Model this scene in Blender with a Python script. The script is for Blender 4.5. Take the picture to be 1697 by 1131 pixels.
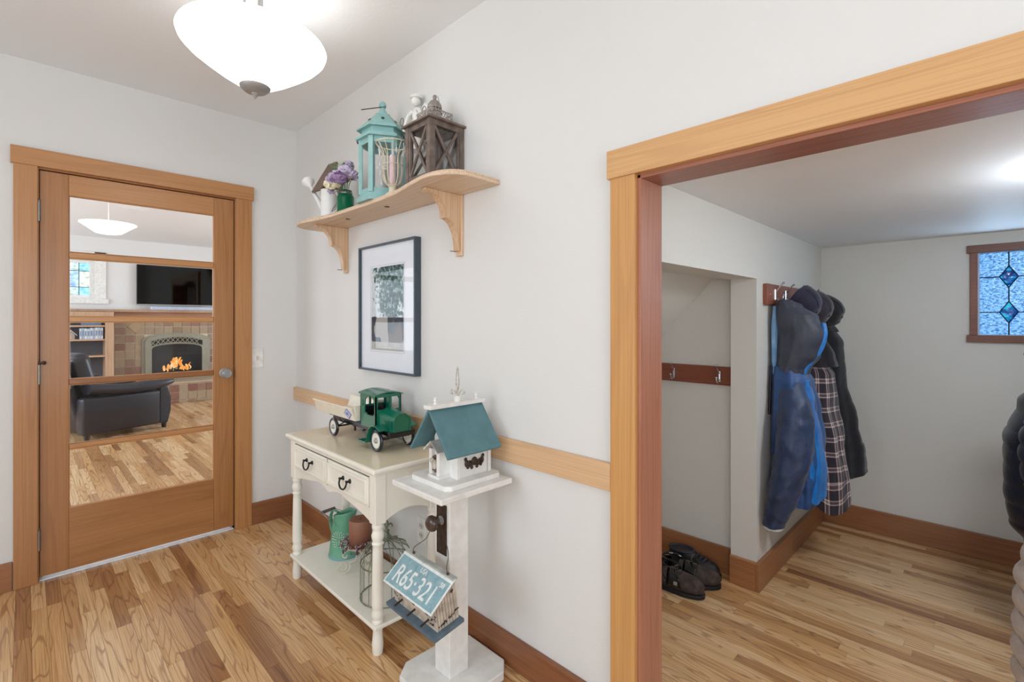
import bpy, math, random
from mathutils import Vector, Matrix, noise as mnoise
R = math.radians
PI = math.pi
random.seed(7)
scene = bpy.context.scene
for o in list(bpy.data.objects):
    bpy.data.objects.remove(o)
C = scene.collection

# ------------------------------------------------------------------ camera
# two vanishing points 1614 px apart on a level horizon: 807 px focal length, turned 45 degrees to both walls
FPX, HOR, EYE = 807.0, 533.0, 1.28
cam_d = bpy.data.cameras.new('camera')
cam_d.sensor_width = 36.0
cam_d.lens = FPX / 1697 * 36.0
cam_d.shift_y = (HOR - 565.5) / 1697
cam_d.clip_start = 0.02
cam = bpy.data.objects.new('camera', cam_d)
C.objects.link(cam)
cam.location = (0, 0, EYE)
cam.rotation_euler = (R(90), 0, R(45))
scene.camera = cam

# ------------------------------------------------------------------ world, daylight, exposure
vs = scene.view_settings
vs.view_transform = 'Standard'
vs.look = 'None'
vs.gamma = 1.0
vs.exposure = 0.0
vs.use_curve_mapping = False
world = bpy.data.worlds.new('overcast_sky')
scene.world = world
world.use_nodes = True
bg = world.node_tree.nodes['Background']
bg.inputs['Color'].default_value = (0.74, 0.87, 1.0, 1)
bg.inputs['Strength'].default_value = 1.5

def daylight(name, loc, rot, w, h, power, color):
    l = bpy.data.lights.new(name, 'AREA')
    l.shape = 'RECTANGLE'
    l.size, l.size_y = w, h
    l.energy = power
    l.color = color
    o = bpy.data.objects.new(name, l)
    C.objects.link(o)
    o.location = loc
    o.rotation_euler = rot
    return o
DAY = (0.87, 0.94, 1.0)
# lamps in unseen, added hall and living room windows, and in the closet window
daylight('added_daylight', (-1.35, -1.86, 1.5), (R(90), 0, 0), 1.3, 1.4, 23, DAY)
daylight('added_daylight', (1.0, -1.86, 1.5), (R(90), 0, 0), 1.3, 1.4, 23, DAY)
daylight('added_daylight', (2.36, -0.3, 1.3), (R(90), 0, R(90)), 1.5, 1.9, 29, DAY)
daylight('added_daylight', (-5.4, -2.44, 1.5), (R(90), 0, 0), 1.8, 1.5, 66, (0.80, 0.90, 1.0))
daylight('added_daylight', (-7.9, -2.44, 1.5), (R(90), 0, 0), 1.8, 1.5, 66, (0.80, 0.90, 1.0))
daylight('added_daylight', (-6.6, 4.44, 1.5), (R(-90), 0, 0), 2.4, 1.5, 72, (0.80, 0.90, 1.0))
daylight('added_daylight', (0.037, 3.60, 1.43), (R(-90), 0, 0), 0.22, 0.44, 1.6, (0.55, 0.78, 1.0))

# ------------------------------------------------------------------ mesh helpers
class MB:
    def __init__(self):
        self.v, self.f, self.uv = [], [], {}
    def add(self, vs_, fs_, M=None):
        n = len(self.v)
        self.v += [tuple(M @ Vector(p)) if M else tuple(p) for p in vs_]
        self.f += [tuple(i + n for i in q) for q in fs_]
        return self
    def box(self, x0, x1, y0, y1, z0, z1, M=None):
        return self.add([(x0,y0,z0),(x1,y0,z0),(x1,y1,z0),(x0,y1,z0),(x0,y0,z1),(x1,y0,z1),(x1,y1,z1),(x0,y1,z1)],
            [(0,3,2,1),(4,5,6,7),(0,1,5,4),(1,2,6,5),(2,3,7,6),(3,0,4,7)], M)
    def prism(self, poly, a0, a1, axis='z', M=None):
        # poly is counter-clockwise in the two other axes (order: z->(x,y), y->(x,z), x->(y,z))
        n = len(poly)
        def P(p, a):
            return (p[0], p[1], a) if axis == 'z' else ((p[0], a, p[1]) if axis == 'y' else (a, p[0], p[1]))
        vs_ = [P(p, a0) for p in poly] + [P(p, a1) for p in poly]
        fl = axis == 'y'
        fs_ = [tuple(range(n))[::(1 if fl else -1)], tuple(range(n, 2*n))[::(-1 if fl else 1)]]
        for i in range(n):
            j = (i+1) % n
            q = (i, j, n+j, n+i)
            fs_.append(q[::-1] if fl else q)
        return self.add(vs_, fs_, M)
    def lathe(self, prof, n=24, c=(0,0,0), M=None, sx=1, sy=1):
        vs_, fs_ = [], []
        for r, z in prof:
            for i in range(n):
                a = 2*PI*i/n
                vs_.append((c[0]+sx*r*math.cos(a), c[1]+sy*r*math.sin(a), c[2]+z))
        for k in range(len(prof)-1):
            for i in range(n):
                j = (i+1) % n
                fs_.append((k*n+i, k*n+j, (k+1)*n+j, (k+1)*n+i))
        fs_.append(tuple(range(n))[::-1])
        fs_.append(tuple((len(prof)-1)*n+i for i in range(n)))
        return self.add(vs_, fs_, M)
    def tube(self, pts, r, n=8, closed=False, M=None, flat=1.0):
        pts = [Vector(p) for p in pts]
        m = len(pts)
        rr = r if isinstance(r, (list, tuple)) else [r]*m
        vs_, fs_ = [], []
        up = None
        for k in range(m):
            if closed:
                t = pts[(k+1) % m] - pts[k-1]
            else:
                t = pts[min(k+1, m-1)] - pts[max(k-1, 0)]
            t = t.normalized() if t.length > 1e-9 else Vector((0,0,1))
            if up is None:
                up = Vector((0,0,1)) if abs(t.z) < .9 else Vector((1,0,0))
            s = t.cross(up)
            if s.length < 1e-6:
                s = t.cross(Vector((0,1,0)))
            s.normalize()
            up = s.cross(t).normalized()
            for i in range(n):
                a = 2*PI*i/n
                vs_.append(pts[k] + rr[k]*(s*math.cos(a) + up*math.sin(a)*flat))
        L = m if closed else m-1
        for k in range(L):
            k2 = (k+1) % m
            for i in range(n):
                j = (i+1) % n
                fs_.append((k*n+j, k*n+i, k2*n+i, k2*n+j)[::-1])
        if not closed:
            fs_.append(tuple(range(n))[::-1])
            fs_.append(tuple((m-1)*n+i for i in range(n)))
        return self.add(vs_, fs_, M)
    def cyl(self, p0, p1, r0, r1=None, n=14, M=None):
        return self.tube([p0, p1], [r0, r0 if r1 is None else r1], n, M=M)
    def ball(self, c, r, n=12, m=8, s=(1,1,1), M=None):
        prof = [(max(1e-4, r*math.sin(PI*k/m)), -r*math.cos(PI*k/m)) for k in range(m+1)]
        vs_, fs_ = [], []
        for rr, z in prof:
            for i in range(n):
                a = 2*PI*i/n
                vs_.append((c[0]+s[0]*rr*math.cos(a), c[1]+s[1]*rr*math.sin(a), c[2]+s[2]*z))
        for k in range(m):
            for i in range(n):
                j = (i+1) % n
                fs_.append((k*n+i, k*n+j, (k+1)*n+j, (k+1)*n+i))
        return self.add(vs_, fs_, M)
    def grid(self, rows, closed=True, caps=True, uv=None):
        # rows: list of equal-length point rings
        n = len(rows[0]); b = len(self.v)
        for rw in rows:
            self.v += [tuple(p) for p in rw]
        for k in range(len(rows)-1):
            for i in range(n if closed else n-1):
                j = (i+1) % n
                self.f.append((b+k*n+i, b+k*n+j, b+(k+1)*n+j, b+(k+1)*n+i))
                if uv:
                    self.uv[len(self.f)-1] = [uv(k,i), uv(k,i+1), uv(k+1,i+1), uv(k+1,i)]
        if caps:
            self.f.append(tuple(b+i for i in range(n))[::-1])
            self.f.append(tuple(b+(len(rows)-1)*n+i for i in range(n)))
        return self
    def mesh(self, name, mat=None, smooth=False, ang=40):
        me = bpy.data.meshes.new(name)
        me.from_pydata(self.v, [], self.f)
        if self.uv:
            l = me.uv_layers.new(name='UVMap')
            for p in me.polygons:
                q = self.uv.get(p.index)
                if q:
                    for li, t in zip(p.loop_indices, q):
                        l.data[li].uv = t
        me.update()
        if smooth:
            for p in me.polygons:
                p.use_smooth = True
            me.set_sharp_from_angle(angle=R(ang))
        if mat:
            me.materials.append(mat)
        return me
    def build(self, name, mat=None, parent=None, smooth=False, bevel=0, ang=40, seg=2, loc=None, rot=None):
        o = bpy.data.objects.new(name, self.mesh(name, mat, smooth, ang))
        C.objects.link(o)
        if parent:
            o.parent = parent
        if loc: o.location = loc
        if rot: o.rotation_euler = rot
        if bevel:
            m = o.modifiers.new('bevel', 'BEVEL')
            m.width = bevel; m.segments = seg; m.limit_method = 'ANGLE'; m.angle_limit = R(35)
        return o

def tag(o, label, cat, group=None):
    o['label'] = label
    o['category'] = cat
    if group: o['group'] = group
    return o
def thing(name, label, cat, loc=(0,0,0), rot=(0,0,0), group=None):
    o = bpy.data.objects.new(name, None)
    C.objects.link(o)
    o.location = loc
    o.rotation_euler = rot if isinstance(rot, tuple) else (0,0,rot)
    o.empty_display_size = .05
    return tag(o, label, cat, group)
def struct(o, label=None):
    o['kind'] = 'structure'
    if label: o['label'] = label
    return o
def room(name, label, loc=(0,0,0)):
    o = bpy.data.objects.new(name, None)
    C.objects.link(o)
    o.location = loc
    return struct(o, label)
def inst(name, me, parent, loc, scale=(1,1,1), rot=(0,0,0)):
    o = bpy.data.objects.new(name, me)
    C.objects.link(o)
    if parent: o.parent = parent
    o.location, o.scale, o.rotation_euler = loc, scale, rot
    return o
def arc(cx, cy, r, a0, a1, n):
    return [(cx + r*math.cos(R(a0+(a1-a0)*i/n)), cy + r*math.sin(R(a0+(a1-a0)*i/n))) for i in range(n+1)]
def smooth_path(pts, k=6):
    out = []
    P = [Vector(p) for p in pts]
    for i in range(len(P)-1):
        p0, p1, p2, p3 = P[max(i-1,0)], P[i], P[i+1], P[min(i+2, len(P)-1)]
        for j in range(k):
            t = j/k
            out.append(.5*((2*p1)+(p2-p0)*t+(2*p0-5*p1+4*p2-p3)*t*t+(3*p1-p0-3*p2+p3)*t**3))
    out.append(P[-1])
    return out

# ------------------------------------------------------------------ materials
def lin(c):
    if isinstance(c, str):
        c = [int(c[i:i+2], 16)/255 for i in (1,3,5)]
        c = [q/12.92 if q <= .04045 else ((q+.055)/1.055)**2.4 for q in c]
    return (c[0], c[1], c[2], 1)
class NT:
    def __init__(self, name):
        self.m = bpy.data.materials.new(name)
        self.m.use_nodes = True
        self.t = self.m.node_tree
        self.b = self.t.nodes['Principled BSDF']
        self.out = self.t.nodes['Material Output']
    def n(self, kind, **kw):
        nd = self.t.nodes.new(kind)
        for k, v in kw.items():
            setattr(nd, k, v)
        return nd
    def l(self, a, b):
        self.t.links.new(a, b)
    def math(self, op, a, b=None, c=None):
        nd = self.n('ShaderNodeMath', operation=op)
        for i, q in enumerate((a, b, c)):
            if q is None: continue
            if isinstance(q, (int, float)): nd.inputs[i].default_value = q
            else: self.l(q, nd.inputs[i])
        return nd.outputs[0]
    def noise(self, vec, scale, detail=2, rough=.5):
        nd = self.n('ShaderNodeTexNoise')
        nd.inputs['Scale'].default_value = scale
        nd.inputs['Detail'].default_value = detail
        nd.inputs['Roughness'].default_value = rough
        if vec is not None: self.l(vec, nd.inputs['Vector'])
        return nd.outputs['Fac']
    def scaled(self, vec, s):
        nd = self.n('ShaderNodeVectorMath', operation='MULTIPLY')
        self.l(vec, nd.inputs[0]); nd.inputs[1].default_value = s
        return nd.outputs[0]
    def ramp(self, fac, stops, interp='LINEAR'):
        nd = self.n('ShaderNodeValToRGB')
        cr = nd.color_ramp
        cr.interpolation = interp
        while len(cr.elements) < len(stops): cr.elements.new(.5)
        for e, (p, c) in zip(cr.elements, stops):
            e.position = p; e.color = lin(c)
        self.l(fac, nd.inputs[0])
        return nd.outputs['Color']
    def mix(self, fac, a, b, mode='MIX'):
        nd = self.n('ShaderNodeMix', data_type='RGBA', blend_type=mode)
        if isinstance(fac, (int, float)): nd.inputs[0].default_value = fac
        else: self.l(fac, nd.inputs[0])
        for i, q in ((6, a), (7, b)):
            if isinstance(q, (tuple, list, str)): nd.inputs[i].default_value = lin(q)
            else: self.l(q, nd.inputs[i])
        return nd.outputs[2]
    def pos(self):
        return self.n('ShaderNodeNewGeometry').outputs['Position']
    def obj(self):
        return self.n('ShaderNodeTexCoord').outputs['Object']
    def color(self, c):
        if isinstance(c, (tuple, list, str)): self.b.inputs['Base Color'].default_value = lin(c)
        else: self.l(c, self.b.inputs['Base Color'])
    def bump(self, h, strength=.2, dist=.001):
        nd = self.n('ShaderNodeBump')
        nd.inputs['Strength'].default_value = strength
        nd.inputs['Distance'].default_value = dist
        self.l(h, nd.inputs['Height'])
        self.l(nd.outputs[0], self.b.inputs['Normal'])
    def set(self, **kw):
        for k, v in kw.items():
            self.b.inputs[k.replace('_', ' ')].default_value = v
        return self

def plain(name, c, rough=.5, metal=0, var=.06, scale=30, bump=0, coat=0, spec=.5):
    t = NT(name)
    p = t.obj()
    nz = t.noise(p, scale, 3)
    L = lin(c)
    d = [max(0, q*(1-var*2)) for q in L[:3]]
    b = [min(1, q*(1+var)) for q in L[:3]]
    t.color(t.ramp(nz, [(.3, d), (.7, b)]))
    t.set(Roughness=rough, Metallic=metal)
    t.b.inputs['Specular IOR Level'].default_value = spec
    if coat: t.set(Coat_Weight=coat, Coat_Roughness=.1)
    if bump: t.bump(t.noise(p, scale*6, 3), bump, .002)
    return t.m
def wall_paint(name, c, scale=140, bump=.25):
    t = NT(name)
    p = t.pos()
    t.color(c)
    t.set(Roughness=.55)
    t.b.inputs['Specular IOR Level'].default_value = .35
    t.bump(t.noise(p, scale, 3, .55), bump, .002)
    return t.m
def wood(name, light, mid, dark, axis='x', rough=.38, lines=7, across=7, along=.9, coat=0.0, pores=.6, line_amt=.55):
    """contour lines of a stretched noise give cathedral grain; fine pores on top"""
    t = NT(name)
    p = t.pos()
    inf = t.n('ShaderNodeObjectInfo')
    geo = t.n('ShaderNodeNewGeometry')
    rnd = t.math('FRACT', t.math('ADD', inf.outputs['Random'], geo.outputs['Random Per Island']))
    off = t.n('ShaderNodeCombineXYZ')
    for i, k in enumerate((37.0, 71.0, 53.0)):
        t.l(t.math('MULTIPLY', rnd, k), off.inputs[i])
    ad = t.n('ShaderNodeVectorMath', operation='ADD')
    t.l(p, ad.inputs[0]); t.l(off.outputs[0], ad.inputs[1])
    s = {'x': (along, across, across), 'y': (across, along, across), 'z': (across, across, along)}[axis]
    q = t.scaled(ad.outputs[0], s)
    n1 = t.noise(q, 1.6, 1.5, .45)
    fr = t.math('PINGPONG', t.math('MULTIPLY', n1, lines*2.0), 1.0)
    s2 = tuple(k*m for k, m in zip(s, [3 if k == along else 22 for k in s]))
    n2 = t.noise(t.scaled(ad.outputs[0], s2), 1.5, 3, .6)
    n3 = t.noise(q, .55, 2)
    base = t.ramp(t.math('ADD', t.math('MULTIPLY', n3, .6), t.math('MULTIPLY', rnd, .5)), [(.25, dark), (.52, mid), (.85, light)])
    ln = t.ramp(fr, [(0, (.24,.11,.04)), (.08, (.36,.19,.09)), (.24, (1,1,1))])
    lnv = t.mix(n2, (1,1,1), ln)
    c1 = t.mix(line_amt, base, lnv, 'MULTIPLY')
    pore = t.ramp(n2, [(.36, (.64,.52,.43)), (.55, (1,1,1))])
    c2 = t.mix(pores, c1, pore, 'MULTIPLY')
    t.color(c2)
    t.set(Roughness=rough)
    if coat: t.set(Coat_Weight=coat, Coat_Roughness=.16)
    t.bump(n2, .06, .001)
    return t.m
def glass_pane(name, tint=(1,1,1), refl=1.0, rough=.0):
    t = NT(name)
    tr = t.n('ShaderNodeBsdfTransparent'); tr.inputs[0].default_value = lin(tint)
    gl = t.n('ShaderNodeBsdfGlossy'); gl.inputs['Roughness'].default_value = rough
    lw_ = t.n('ShaderNodeLayerWeight'); lw_.inputs[0].default_value = .5
    fr = t.math('ADD', .035, t.math('MULTIPLY', t.math('POWER', lw_.outputs['Facing'], 5.0), .8))
    mx = t.n('ShaderNodeMixShader')
    t.l(t.math('MULTIPLY', fr, refl), mx.inputs[0])
    t.l(tr.outputs[0], mx.inputs[1]); t.l(gl.outputs[0], mx.inputs[2])
    t.l(mx.outputs[0], t.out.inputs[0])
    return t.m
def lamp_glass(name, strength, c=(1,.96,.9)):
    t = NT(name)
    t.color('#f4f0ea')
    t.set(Roughness=.25)
    t.b.inputs['Emission Color'].default_value = lin(c)
    t.b.inputs['Emission Strength'].default_value = strength
    return t.m
M = {}
M['wall'] = wall_paint('wall_paint', '#e1dfdc')
M['closet_wall'] = wall_paint('closet_wall_paint', '#e0ded8', 120, .35)
M['ceiling'] = wall_paint('ceiling_paint', '#f2f3f5', 60, .3)
M['fir'] = wood('stained_fir', '#cb945f', '#b9824f', '#9a6538', 'z', .35, 5, 6, .5, .25, line_amt=.28, pores=.35)
M['firy'] = wood('stained_fir_y', '#cb945f', '#b9824f', '#9a6538', 'y', .35, 5, 6, .5, .25, line_amt=.28, pores=.35)
M['casing'] = wood('honey_casing', '#d39e62', '#c89155', '#b67d45', 'z', .35, 5, 6, .4, .3, line_amt=.22, pores=.3)
M['casingx'] = wood('honey_casing_x', '#dcac76', '#d1a067', '#c08d55', 'x', .35, 5, 6, .4, .3, line_amt=.22, pores=.3)
M['jamb'] = wood('red_jamb', '#bd8468', '#ab7159', '#935c48', 'z', .4, 6, 8, .4, .1, line_amt=.3)
M['jambx'] = wood('red_jamb_x', '#bd8468', '#ab7159', '#935c48', 'x', .4, 6, 8, .4, .1, line_amt=.3)
M['rail'] = wood('pale_rail', '#e2bd95', '#d8b086', '#c89d72', 'x', .4, 4, 6, .4, .1, line_amt=.2, pores=.3)
M['basex'] = wood('baseboard_x', '#b27a50', '#a06a44', '#865436', 'x', .4, 4, 6, .5, .15, line_amt=.25)
M['basey'] = wood('baseboard_y', '#b27a50', '#a06a44', '#865436', 'y', .4, 4, 6, .5, .15, line_amt=.25)
M['floor'] = wood('oak_strip', '#edcb9d', '#d9ab75', '#9c6a40', 'x', .28, 11, 8, .8, .4, line_amt=1.0, pores=.8)
M['subfloor'] = plain('subfloor', '#4a2f1b', .8)
M['shelf'] = wood('pale_maple', '#e6cdb3', '#dec2a5', '#d3b395', 'x', .45, 3, 5, .5, 0, line_amt=.12)
M['shelfz'] = wood('pale_maple_z', '#e6c8a8', '#ddbb98', '#d0ab86', 'z', .45, 3, 5, .5, 0, line_amt=.12)
M['white'] = plain('white_trim', '#eceae5', .4)
M['cream'] = plain('cream_paint', '#f3eee1', .38, var=.02, scale=8)
M['creamtop'] = plain('cream_top', '#e8dcc0', .3, var=.03, scale=6, coat=.2)
M['shabby'] = plain('shabby_white', '#ebe8e3', .55, var=.05, scale=22, bump=.15)
M['nickel'] = plain('brushed_nickel', '#a8a5a3', .5, .5)
M['steel'] = plain('hinge_steel', '#8a867f', .35, 1)
M['black'] = plain('black_iron', '#15141a', .4, 0)
M['bronze'] = plain('old_bronze', '#4d3f35', .45, .6, var=.2, scale=60)
M['plate_white'] = plain('switch_plastic', '#efece6', .35)
M['glass'] = glass_pane('clear_glass')
M['thin_glass'] = glass_pane('low_reflection_glass', refl=.45)
M['lamp'] = lamp_glass('frosted_lamp_glass', 2.3, (1, .98, .95))
M['lamp2'] = lamp_glass('frosted_lamp_glass_dim', 1.3)

# ================================================================== STRUCTURE
XW, YW, CEIL, TH = -3.329, 1.285, 2.548, 0.12
def wall(name, label, axis, a0, a1, s0, s1, z0, z1, holes=(), mat=None):
    """axis 'x': slab a0..a1 in x running s0..s1 in y; holes = (s0,s1,z0,z1)"""
    b = MB()
    cuts = sorted(set([s0, s1] + [h[0] for h in holes] + [h[1] for h in holes]))
    for p, q in zip(cuts, cuts[1:]):
        hs = sorted([(h[2], h[3]) for h in holes if h[0] <= p + 1e-6 and h[1] >= q - 1e-6])
        z = z0
        for h0, h1 in hs + [(z1, z1)]:
            if h0 - z > 1e-4:
                b.box(a0, a1, p, q, z, h0) if axis == 'x' else b.box(p, q, a0, a1, z, h0)
            z = h1
    return struct(b.build(name, mat or M['wall']), label)
# hall
W1 = (-2.0, -0.7, 0.8, 2.2); W2 = (0.35, 1.65, 0.8, 2.2); W3 = (-1.05, 0.45, 0.35, 2.25)
wall('wall_left', 'off-white hall wall holding the glazed wooden door', 'x', XW-TH, XW, -2.5, 4.5, 0, CEIL, [(.047, .912, 0, 2.03)])
wall('wall_right', 'off-white hall wall with chair rail, shelf and wide closet opening', 'y', YW, YW+TH, XW, 2.4, 0, CEIL, [(-.757, .36, 0, 1.728)])
wall('wall_front', 'off-white hall wall with two added windows', 'y', -2.02, -1.9, XW, 2.52, 0, CEIL, [W1, W2])
wall('wall_back', 'off-white hall wall with added glazed entry', 'x', 2.4, 2.52, -1.9, YW+TH, 0, CEIL, [W3])
struct(MB().box(XW-.06, 2.52, -2.02, YW+TH, CEIL, CEIL+.1).build('ceiling', M['ceiling']), 'flat off-white hall ceiling')
# living room
wall('wall_far', 'white living room wall behind the fireplace', 'x', -9.72, -9.6, -2.5, 4.5, 0, CEIL, [(-.05, .735, 1.62, 2.2)])
wall('wall_side', 'white living room side wall with two added windows', 'y', -2.62, -2.5, -9.72, XW, 0, CEIL, [(-6.3,-4.5,.75,2.25), (-8.8,-7.0,.75,2.25)])
wall('wall_side', 'white living room side wall with an added wide window', 'y', 4.5, 4.62, -9.72, XW, 0, CEIL, [(-7.8,-5.4,.75,2.25)])
struct(MB().box(-9.72, XW-.06, -2.62, 4.62, CEIL, CEIL+.1).build('ceiling', M['ceiling']), 'flat white living room ceiling')
# closet
CX0, CY1, CZ = -.815, 3.65, 1.754
wall('wall_closet_left', 'closet wall ending in a stub post beside the low niche', 'x', CX0-TH, CX0, YW+TH, CY1, 0, CZ, [(YW+TH, 2.46, 0, 1.484)], M['closet_wall'])
wall('wall_closet_far', 'far closet wall with a small leaded window', 'y', CY1, CY1+TH, CX0-TH, .52, 0, CZ, [(-.088, .162, 1.195, 1.662)], M['closet_wall'])
wall('wall_closet_right', 'closet wall where the padded coats hang', 'x', .40, .52, YW+TH, CY1, 0, CZ, [], M['closet_wall'])
struct(MB().box(CX0-TH, .52, YW+TH, CY1+TH, CZ, CZ+.08).build('ceiling', M['ceiling']), 'low textured closet ceiling')
wall('wall_niche_back', 'back wall of the low niche under the stairs', 'y', 2.52, 2.62, -2.0, CX0-TH, 0, CZ, [], M['closet_wall'])
wall('wall_niche_left', 'end wall of the low niche under the stairs', 'x', -2.0, -1.9, YW+TH, 2.52, 0, 1.2, [], M['closet_wall'])
struct(MB().prism([(-1.9, .60), (-1.045, 1.50), (CX0-TH, 1.50), (CX0-TH, 1.62), (-1.2, 1.62), (-2.0, .75), (-2.0, .6)], YW+TH, 2.52, 'y').build('ceiling', M['closet_wall']), 'sloped niche ceiling under the stairs')

# floors: strips along x, every one laid singly
plank_me = MB().box(-.5, .5, -.5, .5, -.012, 0).mesh('plank', M['floor'])
def project(x, y, z):
    d = (y - x)/2**.5
    if d < .2: return None
    return 848.5 + FPX*(x+y)/2**.5/d, HOR - FPX*(z-EYE)/d, d
def lay_floor(label, zones, seen):
    fl = room('floor', label)
    rnd = random.Random(11)
    cand, rest = [], MB()
    W = .0505
    for (x0, x1, y0, y1) in zones:
        b = MB().box(x0, x1, y0, y1, -.05, -.0125).build('subfloor', M['subfloor'], fl)
        n = math.ceil((y1-y0)/W)
        for i in range(n):
            ya, yb = y0+i*W, min(y1, y0+(i+1)*W)
            x = x0 - rnd.uniform(0, .5)
            while x < x1:
                Ln = rnd.uniform(.28, 1.05)
                a, b_ = max(x0, x), min(x1, x+Ln)
                x += Ln
                if b_ - a < .03: continue
                best = 0
                for k in range(5):
                    xx = a + (b_-a)*(k+.5)/5
                    p = project(xx, (ya+yb)/2, 0)
                    if p and -20 < p[0] < 1717 and p[1] < 1150 and seen(p[0], p[1], xx, ya):
                        best += 1/p[2]**3 * (b_-a)/5
                cand.append((best, a, b_, ya, yb))
    cand.sort(reverse=True)
    for k, (s, a, b_, ya, yb) in enumerate(cand):
        g = .0007
        dz = rnd.uniform(-.0005, .0003)
        if k < 300 and s > 0:
            inst('plank', plank_me, fl, ((a+b_)/2, (ya+yb)/2, dz), (b_-a-g, yb-ya-g, 1))
        else:
            rest.box(a+g/2, b_-g/2, ya+g/2, yb-g/2, -.012, dz)
    o = rest.build('planks', M['floor'], fl)
    o['kind'] = 'stuff'
    return fl
def seen_hall(u, v, x, y):
    if y < YW: return u < 1060
    return u > 1090
def seen_living(u, v, x, y):
    return 105 < u < 360 and v < 850
lay_floor('narrow oak strip floor running from the hall into the closet',
          [(-3.39, 2.4, -1.9, YW+.0), (-1.9, .40, YW, CY1)], seen_hall)
lay_floor('oak strip floor of the living room behind the door', [(-9.6, -3.389, -2.5, 4.5)], seen_living)

# baseboards
def base(name, x0, x1, y0, y1, along, h=.135):
    return struct(MB().box(x0, x1, y0, y1, 0, h).build(name, M['basex' if along == 'x' else 'basey'], bevel=.003), 'stained wooden baseboard')
bt = .019
base('baseboard_left', XW, XW+bt, -1.9, -.043, 'y')
base('baseboard_left', XW, XW+bt, 1.008, YW-bt, 'y')
base('baseboard_right', XW, -.845, YW-bt, YW, 'x', .115)
base('baseboard_closet_left', CX0, CX0+bt, 2.46-bt, CY1-bt, 'y')
base('baseboard_closet_post', CX0-TH, CX0, 2.46-bt, 2.46, 'x')
base('baseboard_closet_far', CX0, .40, CY1-bt, CY1, 'x')
base('baseboard_closet_right', .381, .40, YW+TH, CY1-bt, 'y')
base('baseboard_niche', -1.9, CX0-TH-.002, 2.52-bt, 2.52, 'x')
base('baseboard_living', -9.6, -9.58, -2.5, .3, 'y')

# door casing
t1 = room('trim_1', 'stained fir casing around the glazed hall door', (XW, .48, 0))
def tb(name, par, b, mat, bev=.002):
    off = par.location
    b.v = [(p[0]-off.x, p[1]-off.y, p[2]-off.z) for p in b.v]
    return b.build(name, mat, par, bevel=bev)
tb('side_casing', t1, MB().box(XW, XW+.02, -.04, .044, 0, 2.04), M['fir'])
tb('side_casing', t1, MB().box(XW, XW+.02, .915, 1.006, 0, 2.04), M['fir'])
tb('head_casing', t1, MB().box(XW, XW+.026, -.05, 1.016, 2.036, 2.12), M['firy'])
tb('jamb', t1, MB().box(XW-TH, XW+.004, .04, .0475, 0, 2.033), M['fir'], .001)
tb('jamb', t1, MB().box(XW-TH, XW+.004, .912, .92, 0, 2.033), M['fir'], .001)
tb('jamb', t1, MB().box(XW-TH, XW+.004, .04, .92, 2.028, 2.0365), M['firy'], .001)
tb('side_casing', t1, MB().box(XW-TH-.02, XW-TH, -.04, .044, 0, 2.04), M['fir'])
tb('side_casing', t1, MB().box(XW-TH-.02, XW-TH, .915, 1.006, 0, 2.04), M['fir'])
tb('head_casing', t1, MB().box(XW-TH-.02, XW-TH, -.05, 1.016, 2.036, 2.12), M['firy'])
tb('door_stop', t1, MB().box(XW-.062, XW-.0425, .0475, .062, 0, 2.028).box(XW-.062, XW-.0425, .898, .912, 0, 2.028).box(XW-.062, XW-.0425, .062, .898, 2.016, 2.028), M['fir'], .001)
t1b = tb('gap_glow_strip', t1, MB().box(XW-TH, XW-.004, .049, .910, 0, .006), plain('gap_glow_paint', '#eef3fb', .3, .0), .002)  # pale strip, its colour standing in for bright light under the door

# the glazed door, five lights
d = room('door_1', 'stained fir door with five stacked glass lights and glass knob', (XW-.022, .051, 0))
dx0, dx1 = XW-.042, XW-.002
def db(name, b, mat, bev=.0025, par=d):
    b.v = [(p[0]-(XW-.022), p[1]-.051, p[2]) for p in b.v]
    return b.build(name, mat, par, bevel=bev)
DB, DT = .022, 2.024
db('stile', MB().box(dx0, dx1, .051, .157, DB, DT), M['fir'])
db('stile', MB().box(dx0, dx1, .802, .909, DB, DT), M['fir'])
db('rail', MB().box(dx0, dx1, .157, .802, 1.918, DT), M['firy'])
db('rail', MB().box(dx0, dx1, .157, .802, DB, .332), M['firy'])
zs = [(1.601, 1.632), (1.277, 1.305), (.958, .986), (.630, .656)]
for a, b_ in zs:
    db('muntin', MB().box(dx0+.004, dx1-.003, .157, .802, a, b_), M['firy'], .004)
lev = [1.918] + [q for a, b_ in zs for q in (b_, a)] + [.332]
for k in range(0, len(lev), 2):
    db('pane', MB().box(XW-.024, XW-.020, .157, .802, lev[k+1], lev[k]), M['thin_glass'], 0)
    db('glazing_bead', MB().box(XW-.018, XW-.006, .157, .161, lev[k+1], lev[k]).box(XW-.018, XW-.006, .798, .802, lev[k+1], lev[k])
       .box(XW-.018, XW-.006, .161, .798, lev[k+1], lev[k+1]+.004).box(XW-.018, XW-.006, .161, .798, lev[k]-.004, lev[k]), M['fir'], 0)
crys = glass_pane('crystal', (.95,.95,.97), 3.0, .03)
Mk = Matrix.Translation((XW-.002, .858, .967)) @ Matrix.Rotation(R(90), 4, 'Y')
db('door_rose', MB().lathe([(.030, 0), (.030, .004), (.024, .008), (.012, .010), (.011, .022), (.016, .026)], 24, M=Mk), M['nickel'], 0)
kn = NT('knob_crystal'); kn.color('#dfe3e6'); kn.set(Roughness=.04, Transmission_Weight=.75, IOR=1.5)
Mk2 = Mk @ Matrix.Translation((0, 0, .024))
db('door_knob', MB().lathe([(.016, 0), (.026, .008), (.029, .018), (.026, .028), (.016, .034)], 12, M=Mk2), kn.m, 0)
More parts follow.
